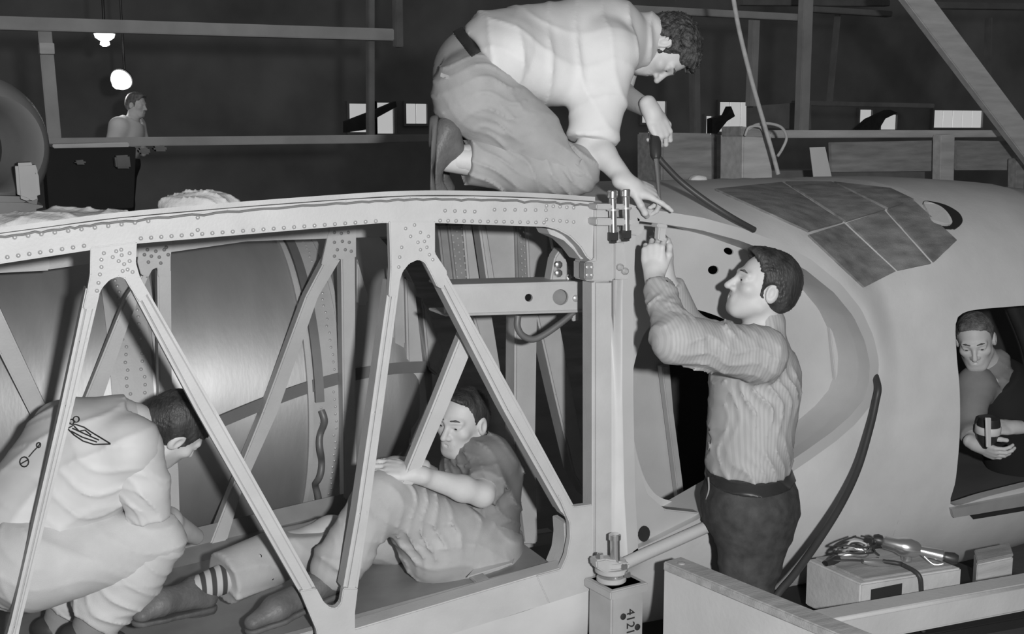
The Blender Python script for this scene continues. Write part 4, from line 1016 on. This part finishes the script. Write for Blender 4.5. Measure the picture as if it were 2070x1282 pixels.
def trouser_field(J, infl=0.02, sc=1.0, hem=(0.93,0.93), flare=1.0, top=0.5, shins=True):
    F = Field(); sd = nrm(J['sl']-J['sr']); g = lambda x: x*sc+infl
    F.cone(J['pel'], J['pel']+(J['wai']-J['pel'])*top, g(0.122), g(0.112), 0.05, (sd, 1.24))
    for e, hm in zip('lr', hem):
        F.cone(J['pel'], J['h'+e], g(0.112), g(0.092), 0.05); F.cone(J['h'+e], J['k'+e], g(0.090), g(0.060), 0.045)
        if not shins: continue
        q = J['k'+e]+(J['a'+e]-J['k'+e])*hm; F.cone(J['k'+e], q, g(0.060), g(0.048*flare), 0.03)
    for e, hm in zip('lr', hem):
        if not shins: continue
        q = J['k'+e]+(J['a'+e]-J['k'+e])*hm; F.clip(q, J['a'+e]-J['k'+e], 0.005, 0.12)
    F.clip(J['pel']+(J['wai']-J['pel'])*top, J['wai']-J['pel'], 0.006)
    return F
def belt_on(root, J, TF, tpos, wd=0.036, infl=0.006):
    ax = nrm(J['wai']-J['pel']); c = J['pel']+(J['wai']-J['pel'])*tpos; F = Field()
    F.add(lambda p: TF.eval(p)-infl, c, 0.27, 0.001); F.clip(c+ax*wd/2, ax, 0.002); F.clip(c-ax*wd/2, -ax, 0.002)
    return net_mesh('belt', F, 0.006, BELT, root)
def belt_ring(root, J, sd, r, tpos, flat=1.26, m=None, wd=0.032):
    c = J['pel']+(J['wai']-J['pel'])*tpos; ax = nrm(J['wai']-J['pel']); s = nrm(sd-ax*np.dot(sd, ax)); f = np.cross(ax, s)
    bm = bmesh.new(); L = []
    for k in range(48):
        a = 2*math.pi*k/48; d = s*math.cos(a)*r*flat+f*math.sin(a)*r; n = nrm(d)
        L.append([bm.verts.new(V(c+d+n*h+ax*z)) for h, z in ((0,-wd/2),(0.006,-wd/2),(0.006,wd/2),(0,wd/2))])
    for k in range(48):
        for i in range(4): bm.faces.new((L[k][i], L[k][(i+1)%4], L[(k+1)%48][(i+1)%4], L[(k+1)%48][i]))
    return bm_done(bm, 'belt', m or BELT, root, True, auto=40)
def sock(root, p, q, r0, r1, m, name='sock'):
    F = Field(); F.cone(p, q, r0, r1, 0.02); F.fold(nrm(np.asarray(q)-np.asarray(p)), 0.03, 0.002); return net_mesh(name, F, 0.005, m, root)
def cast(F, px, py, l0=3.0, l1=5.5):
    d = ray(px, py); l = np.arange(l0, l1, 0.01); v = F.eval(CAM+l[:,None]*d)
    i = np.argmax(v < 0)
    if not (v < 0).any(): return None
    for _ in range(2):
        pass
    a, b = l[i-1], l[i]
    for _ in range(12):
        m = (a+b)/2
        if F.eval((CAM+m*d)[None])[0] < 0: b = m
        else: a = m
    return CAM+d*(a-0.001)
JP = lambda d: {k: P(*v) for k, v in d.items()}
camdir = lambda r, u, f: r*Rv+u*np.array([0,0,1.0])+f*np.array([Fv[0],Fv[1],0])/math.hypot(Fv[0],Fv[1])   # right, up, away from the camera

# ---- kneeling man on top of the truss
J = JP(dict(hr=(957,192,3.66), kr=(1158,338,3.60), ar=(925,322,3.66), pel=(972,150,3.82), wai=(1035,112,3.82), che=(1175,92,3.82), nek=(1288,84,3.80),
            sr=(1228,108,3.64), er=(1196,285,3.60), wr=(1270,372,3.46), sl=(1262,92,4.0), el=(1235,178,3.98), wl=(1308,218,3.72)))
for k in 'hka': J[k+'l'] = J[k+'r']+camdir(0.01,0,0.28)
root = empty('person'); tag(root, 'man in a white shirt kneeling on top of the truss, driving a tool downwards', 'person')
F = body(J); hc = P(1342,98,3.80); HR = basis(camdir(0.02,-1,-0.10), camdir(1,0.16,-0.05)); add_head(F, hc, HR, J['nek'])
fL, uL = nrm(camdir(0.42,-0.85,-0.15)), nrm(camdir(0.4,0.2,-0.88)); J['wl'] = P(1322,262,3.60)-fL*0.062+uL*0.036; F = body(J); add_head(F, hc, HR, J['nek'])
hp, _ = add_hand(F, J['wr'], P(1312,388,3.44)-P(1270,372,3.46), camdir(0.2,0.8,-0.5), 1, (0.12,0.75,0.8,0.9), (0.9,0.7), 0.1)
dtop = P(1322,246,3.62)
hl, _ = add_hand(F, J['wl'], fL, uL, -1, (0.85,0.9,0.95,1.0), (0.6,0.7))
net_mesh('body', F, 0.008, SKINL, root, [(hc, 0.16), (hp, 0.13), (hl, 0.12)], 0.0035)
head_extras(root, hc, HR)
add_hair(root, hc, HR, HAIRC, 1.0, 0.020, 0.010, 0.022)
F = shirt_field(J, 0.93, 0.026)
W_ = camdir(0,0,1); F.cone(P(1030,112,3.70), P(1130,150,3.72), 0.125, 0.110, 0.06, (W_, 1.5)); F.cone(P(1000,112,3.80), P(1080,110,3.8), 0.14, 0.15, 0.06, (W_, 1.35))
F.cone(P(1120,110,3.8), P(1230,70,3.8), 0.15, 0.13, 0.05, (W_, 1.25))
F.cone(J['sr']+np.array([0,0,0.0]), P(1196,288,3.60), 0.092, 0.068, 0.05)
F.cone(J['nek'], P(1306,66,3.80), 0.085, 0.072, 0.03)
sleeve_cut(F, J, 0.99, 'r', 0.16)
F.fold(camdir(0.9,0.3,0), 0.10, 0.010, 0.2); F.fold(camdir(0.3,0.9,0.2), 0.13, 0.008, 0.7)
F.clip(P(958,88,3.8), camdir(-0.8,-0.6,0), 0.01)
net_mesh('shirt', F, 0.008, WHITE, root)
F = trouser_field(J, 0.026, 1.0, (0.9,0.9), 1.05, 0.42, False)
F.cone(J['hr'], J['hr']*0.45+J['kr']*0.55, 0.118, 0.100, 0.05)
pass
kn = J['kr']
F.fold(camdir(0.45,0.9,0), 0.05, 0.024, 0.1, P(1060,345,3.56), 0.24); F.fold(camdir(0.05,1,0), 0.05, 0.016, 0.4, P(960,200,3.56), 0.2); F.fold(camdir(0.5,0.8,0.2), 0.09, 0.010, 0.5, kn, 0.25)
KTF = F
net_mesh('trousers', F, 0.008, KHAKI, root)
TP = trouser_field(J, 0.026, 1.0, (0.9,0.9), 1.05, 1.0, False); TP.cone(J['hr'], J['hr']*0.45+J['kr']*0.55, 0.118, 0.100, 0.05)
F = Field(); c_ = P(949,94,3.8); ax_ = nrm(camdir(0.8,0.6,0)); F.add(lambda p: TP.eval(p)-0.006, c_, 0.24, 0.001)
F.clip(c_+ax_*0.02, ax_, 0.002); F.clip(c_-ax_*0.018, -ax_, 0.002); F.clip(P(968,112,3.7), camdir(0.6,-0.8,0), 0.002); net_mesh('belt', F, 0.006, BELT, root)
for e in 'rl':
    F = Field(); q = J['a'+e]+(J['k'+e]-J['a'+e])*0.08+camdir(0,-0.004,0.018); kb = J['k'+e]+camdir(0.005,-0.008,0.006)
    F.cone(kb, kb*0.5+q*0.5, 0.090, 0.092, 0.03); F.cone(kb*0.5+q*0.5, q, 0.092, 0.078, 0.03); F.clip(q, J['a'+e]-J['k'+e], 0.006)
    F.fold(camdir(0.60,0.80,0), 0.042, 0.018, 0.1, None, None, 0.25); F.fold(camdir(0.75,0.6,0.2), 0.06, 0.010, 0.6, None, None, 0.3)
    net_mesh('trouser_leg', F, 0.006, KHAKI, root)
for e in 'rl':
    a = J['a'+e]; off = a-J['ar']
    sock(root, a+nrm(J['k'+e]-a)*0.03+camdir(0,0,0.014), a-nrm(J['k'+e]-a)*0.03+camdir(0,0,0.01), 0.050, 0.044, SOCKW)
    add_shoe(root, P(912,302,3.66)+off, P(882,262,3.66)+off, P(844,348,3.66)+off, P(878,388,3.66)+off, camdir(1,0.3,0), LEATH, SOLE)
w3 = [cast(KTF, x, y) for x, y in ((891,147),(908,153),(906,161),(890,155))]
if all(x is not None for x in w3):
    bm = bmesh.new(); add_prism(bm, w3, camdir(0,0,-0.004), 0); bm_done(bm, 'pocket_tag', SOCKW, root)
# tool held by the kneeling man
tl = empty('rivet_driver'); tag(tl, 'long-shafted power driver gripped upright by the kneeling man', 'power tool')
p0, p1 = P(1322,236,3.60), P(1326,322,3.52); ax = nrm(p1-p0); L = np.linalg.norm(p1-p0)
lathe('tool_body', p0, ax, [(0,0.012),(0.01,0.018),(L*0.35,0.019),(L*0.5,0.016),(L*0.62,0.021),(L*0.9,0.019),(L,0.012)], DKMET, tl, 18)
lathe('tool_collar', p0+ax*L*0.30, ax, [(0,0.019),(0.006,0.023),(0.02,0.023),(0.026,0.019)], STEEL, tl, 18)
cyl('tool_shaft', p1, P(1334,420,3.46), 0.0085, STEEL, tl, 0.006)
o = tube('air_hose', [p1-ax*0.02, P(1345,335,3.52), P(1380,370,3.50), P(1430,408,3.46), P(1480,440,3.43), P(1525,465,3.435)], 0.0105, RUB); tag(o, 'dark air hose from the held driver down to the frame ring', 'hose')

# ---- standing man
J = JP(dict(pel=(1508,1020,3.34), wai=(1512,925,3.34), che=(1527,765,3.34), nek=(1540,668,3.34), sl=(1535,716,3.16), sr=(1512,712,3.52), el=(1366,686,3.14), wl=(1322,556,3.37), er=(1390,668,3.62), wr=(1345,555,3.58),
            hl=(1512,1030,3.24), hr=(1512,1030,3.44), kl=(1508,1290,3.24), kr=(1500,1285,3.46), al=(1515,1540,3.26), ar=(1510,1530,3.48)))
for e in 'lr': J['a'+e][2] = 0.09; J['k'+e][2] = 0.50
root = empty('person'); tag(root, 'standing man in a striped shirt and dark jeans, arms raised under the frame ring', 'person')
F = body(J); hc = P(1541,582,3.33); HR = basis(camdir(-1,0.33,-0.10), camdir(0.33,1,0)); add_head(F, hc, HR, J['nek'], 1.04)
hp, _ = add_hand(F, J['wl'], camdir(-0.03,1,0.15), camdir(-0.35,0.1,-0.9), 1, (0.8,0.95,1.0,1.05), (0.45,0.5))
hq, _ = add_hand(F, J['wr'], camdir(0,1,0), camdir(0.7,0,-0.6), 1, (0.5,0.5,0.6,0.6))
net_mesh('body', F, 0.009, SKINL, root, [(hc, 0.165), (hp, 0.12)], 0.0035)
head_extras(root, hc, HR, 1.04)
add_hair(root, hc, HR, HAIRD, 1.04, 0.015, 0.004, 0.014, 0.008, -0.075)
F = shirt_field(J, 1.78, 0.016, 1.0, 'lr', 0.12)
F.cone(J['wai'], J['che'], 0.132, 0.132, 0.05, (camdir(0,0,1), 1.25)); F.cone(P(1512,925,3.34), P(1548,790,3.34), 0.06, 0.06, 0.08, (camdir(0,0,1), 2.0)); F.cone(J['sl'], J['el'], 0.080, 0.062, 0.05)
F.cone(P(1535,690,3.34), P(1548,655,3.33), 0.078, 0.068, 0.03)
sleeve_cut(F, J, 1.80, 'lr', 0.1)
F.clip(P(1512,950,3.34), camdir(0,-1,0), 0.006)
F.fold(camdir(0.95,0.1,0.2), 0.04, 0.018, 0.25, P(1500,870,3.2), 0.3); F.fold(camdir(0.25,1,0), 0.045, 0.018, 0.6, P(1440,700,3.15), 0.25); F.fold(camdir(1,0.4,0.3), 0.11, 0.008, 0.1)
F.fold(camdir(0.7,-0.6,0), 0.035, 0.014, 0.2, P(1340,640,3.2), 0.14)
net_mesh('shirt', F, 0.008, STRIPE, root)
F = trouser_field(J, 0.022, 1.0, (0.96,0.96), 1.2, 0.80)
F.cone(P(1540,1020,3.34), P(1532,1090,3.34), 0.105, 0.09, 0.10, (camdir(0,0,1), 1.5))
F.fold(camdir(0.4,1,0), 0.09, 0.008, 0.3); F.fold(camdir(1,-0.4,0), 0.12, 0.006, 0.3)
net_mesh('jeans', F, 0.009, JEANS, root)
belt_on(root, J, F, 0.66, 0.036)
# jeans pocket stitching
for q in ([(1450,975),(1455,1000),(1470,1020),(1490,1028),(1515,1030)], [(1432,965),(1433,990),(1428,1010)]):
    tube('pocket_seam', [P(x, y, 3.34) for x, y in q], 0.003, mat('seam_thread',0.3,0.9), root, 6, 4)
for e in 'lr':
    a = J['a'+e]; fw = np.array([-1,0,0.0]); h_ = np.array([a[0]+0.06, a[1], 0.022])
    add_shoe(root, a, h_, h_+fw*0.18, h_+fw*0.25, (0,0,1), LEATD, SOLE)
nut = empty('bucking_bar'); tag(nut, 'pale metal bar held up under the frame ring by the standing man', 'tool')
prism('bar_body', [(1333,458),(1348,460),(1345,488),(1331,486)], 3.36, 0.03, ALU, nut, 0.004)
prism('bar_head', [(1329,452),(1350,454),(1350,462),(1329,460)], 3.355, 0.04, ALU2, nut, 0.003)

# ---- reclining man inside the truss
J = JP(dict(pel=(968,1105,3.92), wai=(976,1035,3.92), che=(972,958,3.93), nek=(960,910,3.93), sl=(988,945,3.80), sr=(940,945,4.08), el=(975,1000,3.66), wl=(838,958,3.62), er=(900,985,4.15), wr=(840,940,3.95),
            hl=(965,1118,3.80), hr=(965,1100,4.05), kl=(772,1006,3.66), kr=(668,1078,3.95), al=(674,1148,3.66), ar=(424,1182,3.78)))
root = empty('person'); tag(root, 'man in a grey shirt and pale trousers reclining inside the truss, looking left', 'person')
F = body(J); hc = P(936,853,3.92); HR = basis(camdir(-0.58,-0.10,-0.85), camdir(0.10,1,0)); add_head(F, hc, HR, J['nek'], 1.03)
hp, _ = add_hand(F, J['wl'], camdir(-1,0.22,-0.05), camdir(0.1,0.9,-0.5), 1, (0.3,0.4,0.45,0.5), (0.7,0.4))
hq, _ = add_hand(F, J['wr'], camdir(-1,0.2,0), camdir(0,1,0), -1, (0.4,0.4,0.4,0.4))
net_mesh('body', F, 0.009, SKINL, root, [(hc, 0.165), (hp, 0.12)], 0.0035)
head_extras(root, hc, HR, 1.03)
add_hair(root, hc, HR, HAIRD, 1.03, 0.005, 0.003, 0.012, 0.006)
F = shirt_field(J, 0.75, 0.020, 1.0, 'lr', 0.5)
F.cone(P(978,935,3.85), P(975,1040,3.82), 0.085, 0.09, 0.06); F.cone(J['nek'], P(950,902,3.93), 0.075, 0.07, 0.03)
sleeve_cut(F, J, 0.78, 'l', 0.12)
F.fold(camdir(0.8,0.5,0), 0.05, 0.014, 0.2); F.fold(camdir(0.1,1,0), 0.06, 0.010, 0.6)
net_mesh('shirt', F, 0.008, GSHIRT, root)
F = trouser_field(J, 0.03, 1.0, (0.93,0.90), 1.25, 0.55)
F.cone(J['hl'], J['kl'], 0.145, 0.085, 0.06); F.cone(P(970,1130,3.85), P(880,1110,3.75), 0.13, 0.12, 0.06); F.cone(J['kl'], J['al'], 0.09, 0.075, 0.04)
F.fold(camdir(1,0.15,0), 0.045, 0.020, 0.3, P(880,1060,3.65), 0.3); F.fold(camdir(0.5,0.9,0), 0.08, 0.010, 0.2)
net_mesh('trousers', F, 0.008, LTROU, root)
a = J['ar']; kd = nrm(J['kr']-a)
sock(root, a+kd*0.07, a-kd*0.06, 0.050, 0.044, SOCKS); sock(root, a+kd*0.10, a+kd*0.035, 0.047, 0.047, SOCKW, 'leg_cuff')
add_shoe(root, P(392,1190,3.77), P(412,1228,3.77), P(320,1236,3.68), P(285,1258,3.64), camdir(-0.1,1,-0.1), LEATH, SOLE)
a = J['al']; kd = nrm(J['kl']-a); sock(root, a+kd*0.05, a-kd*0.05, 0.046, 0.042, GSHIRT)
add_shoe(root, P(660,1165,3.66), P(668,1200,3.66), P(560,1248,3.58), P(512,1272,3.55), camdir(-0.3,1,-0.2), LEATH, SOLE)

# ---- crouching man in the white T-shirt
J = JP(dict(pel=(48,1120,3.80), wai=(95,1040,3.82), che=(195,915,3.80), nek=(268,858,3.80), sr=(262,905,3.66), sl=(130,868,4.0), er=(312,1040,3.76), wr=(395,1085,4.0), el=(200,1000,4.1), wl=(330,1060,4.2),
            hr=(70,1130,3.68), hl=(60,1115,3.94), kr=(318,1092,3.70), kl=(230,1075,4.05), ar=(178,1262,3.72), al=(120,1250,4.0)))
root = empty('person'); tag(root, 'man in a white T-shirt with a wing emblem crouching at the left, back turned', 'person')
F = body(J, 1.02); hc = P(352,868,3.82); HR = basis(camdir(0.42,-0.70,0.55), camdir(0.72,0.60,0.12)); add_head(F, hc, HR, J['nek'], 1.02)
net_mesh('body', F, 0.009, SKINL, root, [(hc, 0.16)], 0.004)
add_hair(root, hc, HR, HAIRD, 1.02, 0.012, 0.004, 0.014, 0.05, -0.06)
F = shirt_field(J, 1.0, 0.026, 1.05, 'l', 0.25)
F.cone(P(60,1040,3.82), P(150,930,3.82), 0.16, 0.17, 0.06, ((0,1,0), 1.2)); F.cone(P(200,900,3.82), P(245,862,3.8), 0.12, 0.085, 0.05); F.cone(J['sr'], J['sr']*0.7+J['er']*0.3, 0.078, 0.06, 0.04)
F.fold(camdir(0.3,1,0), 0.07, 0.012, 0.2, P(120,1040,3.6), 0.25); F.fold(camdir(0.6,-0.8,0), 0.12, 0.008, 0.5)
SHF = F
G = Field(); a_, b_ = P(276,905,3.66), P(302,1050,3.66); G.cone(a_, a_*0.45+b_*0.55, 0.078, 0.074, 0.03); G.cone(a_*0.45+b_*0.55, b_, 0.074, 0.060, 0.03); G.clip(b_, b_-a_, 0.006)
G.fold(camdir(0.55,0.85,0), 0.045, 0.012, 0.3, P(310,1000,3.6), 0.12); G.fold(camdir(0.9,0.3,0), 0.06, 0.008, 0.7)
net_mesh('sleeve', G, 0.006, mat('off_white_shirt', 0.60), root)
net_mesh('t_shirt', F, 0.008, mat('off_white_shirt', 0.60, 0.9, 0, 0.04, 10, 0.06, 300), root)
for e in 'rl':
    G = Field(); k_, a_ = J['k'+e], J['a'+e]+(J['k'+e]-J['a'+e])*0.06; G.cone(k_, k_*0.5+a_*0.5, 0.086, 0.105, 0.03); G.cone(k_*0.5+a_*0.5, a_, 0.105, 0.088, 0.03); G.clip(a_, a_-k_, 0.006)
    G.fold(camdir(0.75,0.65,0), 0.06, 0.014, 0.2, None, None, 0.3); G.fold(camdir(0.3,0.9,0.2), 0.09, 0.010, 0.5, None, None, 0.3); net_mesh('trouser_leg', G, 0.007, WTROU, root)
F = trouser_field(J, 0.032, 1.05, (0.92,0.92), 1.5, 0.55, False)
F.cone(J['hr'], J['kr'], 0.135, 0.088, 0.05)
F.fold(camdir(0.35,1,0), 0.07, 0.007, 0.2); F.fold(camdir(0.8,0.7,0.2), 0.10, 0.006, 0.6)
net_mesh('trousers', F, 0.008, WTROU, root)
for e, off in (('r', np.zeros(3)), ('l', P(120,1250,4.0)-P(178,1262,3.72))):
    a = J['a'+e]; sock(root, a+nrm(J['k'+e]-a)*0.05, P(172,1290,3.72)+off, 0.062, 0.052, GSHIRT)
    add_shoe(root, P(172,1285,3.72)+off, P(140,1310,3.72)+off, P(225,1322,3.76)+off, P(268,1328,3.79)+off, (0,0,1), LEATD, SOLE)
# emblem printed on the back: circles, wing lines
circ2 = lambda cx, cy, rx, ry: [(cx+rx*math.cos(t), cy+ry*math.sin(t)) for t in np.linspace(0, 2*math.pi, 13)]
for q in (circ2(49,934,9,10), [(42,938),(56,930)], [(58,924),(68,912),(76,904),(82,896)], circ2(78,900,4,5), circ2(154,848,6,6), circ2(145,853,5,5),
          [(138,866),(152,858),(170,864),(185,874),(205,886),(223,897)], [(138,868),(150,880),(168,892),(190,899),(223,898)], [(146,866),(168,876),(200,890)], [(144,872),(166,884),(196,894)], [(150,862),(160,872),(172,870),(184,880)]):
    w3 = [cast(SHF, x, y) for x, y in q]; w3 = [x for x in w3 if x is not None]
    if len(w3) > 1: tube('printed_emblem', w3, 0.0022, INK, root, 5, 0)

# ---- man inside the door opening
J = JP(dict(pel=(2085,975,4.0), wai=(2075,900,4.0), che=(2040,815,3.98), nek=(2010,752,3.96), sr=(1972,778,3.92), sl=(2085,790,4.05), er=(1958,858,3.92), wr=(1972,898,3.78), el=(2105,868,3.98), wl=(2052,864,3.82),
            hr=(2060,985,3.95), hl=(2100,985,4.1), kr=(2010,1040,3.9), kl=(2120,1040,3.9), ar=(2080,1130,4.1), al=(2160,1130,4.2)))
for e in 'lr': J['a'+e][2] = max(J['a'+e][2], 0.42)
root = empty('person'); tag(root, 'man in a dark vest seen through the door opening, bending over a round fitting', 'person')
F = body(J, 0.98); hc = P(1972,688,3.92); HR = basis(camdir(-0.35,-0.42,-0.85), camdir(-0.28,0.95,-0.3)); add_head(F, hc, HR, J['nek'], 1.0)
hp, _ = add_hand(F, J['wr'], camdir(0.5,-0.2,-0.5), camdir(-0.6,-0.5,-0.6), -1, (0.5,0.55,0.6,0.7), (0.6,0.5))
hq, _ = add_hand(F, J['wl'], camdir(-1,0.05,-0.2), camdir(0.1,0.8,-0.6), 1, (0.5,0.6,0.65,0.7), (0.7,0.5))
net_mesh('body', F, 0.009, SKINL, root, [(hc, 0.16), (hp, 0.11), (hq, 0.11)], 0.004)
head_extras(root, hc, HR)
add_hair(root, hc, HR, HAIRF, 1.0, 0.005, 0.003, 0.012, 0.008)
F = shirt_field(J, 1.6, 0.016, 1.0); sleeve_cut(F, J, 1.62, 'lr', 0.09); F.fold(camdir(0.5,1,0), 0.07, 0.009, 0.2)
F.cone(P(2005,745,3.95), P(2012,735,3.95), 0.07, 0.066, 0.02)
net_mesh('shirt', F, 0.008, GSHIRT, root)
F = Field(); sd = nrm(J['sl']-J['sr']); F.cone(J['pel'], J['che'], 0.165, 0.17, 0.05, (sd, 1.25)); F.cone(J['che'], J['che']*0.3+J['nek']*0.7, 0.165, 0.115, 0.05, (sd, 1.3))
F.clip(J['nek']+(J['nek']-J['che'])*-0.05, J['nek']-J['che'], 0.01)
net_mesh('vest', F, 0.008, DVEST, root)
F = trouser_field(J, 0.02); net_mesh('trousers', F, 0.012, DVEST, root)
ft = empty('round_fitting'); tag(ft, 'shiny round metal fitting held by the man in the door opening', 'fitting')
p0 = P(2000,842,3.72); ax = nrm(camdir(0.0,-1,0.1))
lathe('fitting_top', p0, ax, [(0,0.03),(0.006,0.042),(0.03,0.048),(0.045,0.048)], DKMET, ft, 28)
SHINE = mat('painted_metal_shine', 0.85, 0.3, 0.2, 0.03)  # near-white, barely metallic colour: the metal's bright reflection is painted in
lathe('fitting_band', p0+ax*0.040, ax, [(0,0.05),(0.004,0.053),(0.03,0.053),(0.034,0.05)], SHINE, ft, 28)
lathe('fitting_cup', p0+ax*0.07, ax, [(0,0.046),(0.03,0.044),(0.055,0.03),(0.07,0.02)], DKMET, ft, 28)
prism('fitting_strap', [(1994,845),(2004,845),(2004,905),(1996,905)], 3.655, 0.01, SHINE, ft, 0.002)

# ---- far worker behind the scaffold
bF = 12.5
J = JP(dict(pel=(250,330,bF), wai=(252,305,bF), che=(256,268,bF), nek=(268,243,bF), sr=(240,256,bF-0.15), sl=(275,254,bF+0.15), er=(230,290,bF-0.15), wr=(248,315,bF-0.3), el=(285,285,bF+0.1), wl=(290,312,bF-0.1),
            hr=(246,335,bF-0.1), hl=(254,335,bF+0.1), kr=(246,415,bF-0.1), kl=(254,415,bF+0.1), ar=(246,490,bF-0.1), al=(254,490,bF+0.1)))
root = empty('person'); tag(root, 'far worker in a white shirt behind the bench below the lamps', 'person')
F = body(J, 1.0); hc = P(276,213,bF); HR = basis(camdir(1,-0.15,-0.3), camdir(0.1,1,0)); add_head(F, hc, HR, J['nek'], 1.0); net_mesh('body', F, 0.014, SKINL, root, [(hc, 0.16)], 0.006)
add_hair(root, hc, HR, HAIRF, 1.0, 0.012, 0.003, 0.03, 0.045, -0.055, 0.008)
F = shirt_field(J, 0.9, 0.03); net_mesh('shirt', F, 0.014, WHITE, root)
F = trouser_field(J, 0.025); net_mesh('trousers', F, 0.014, DVEST, root)
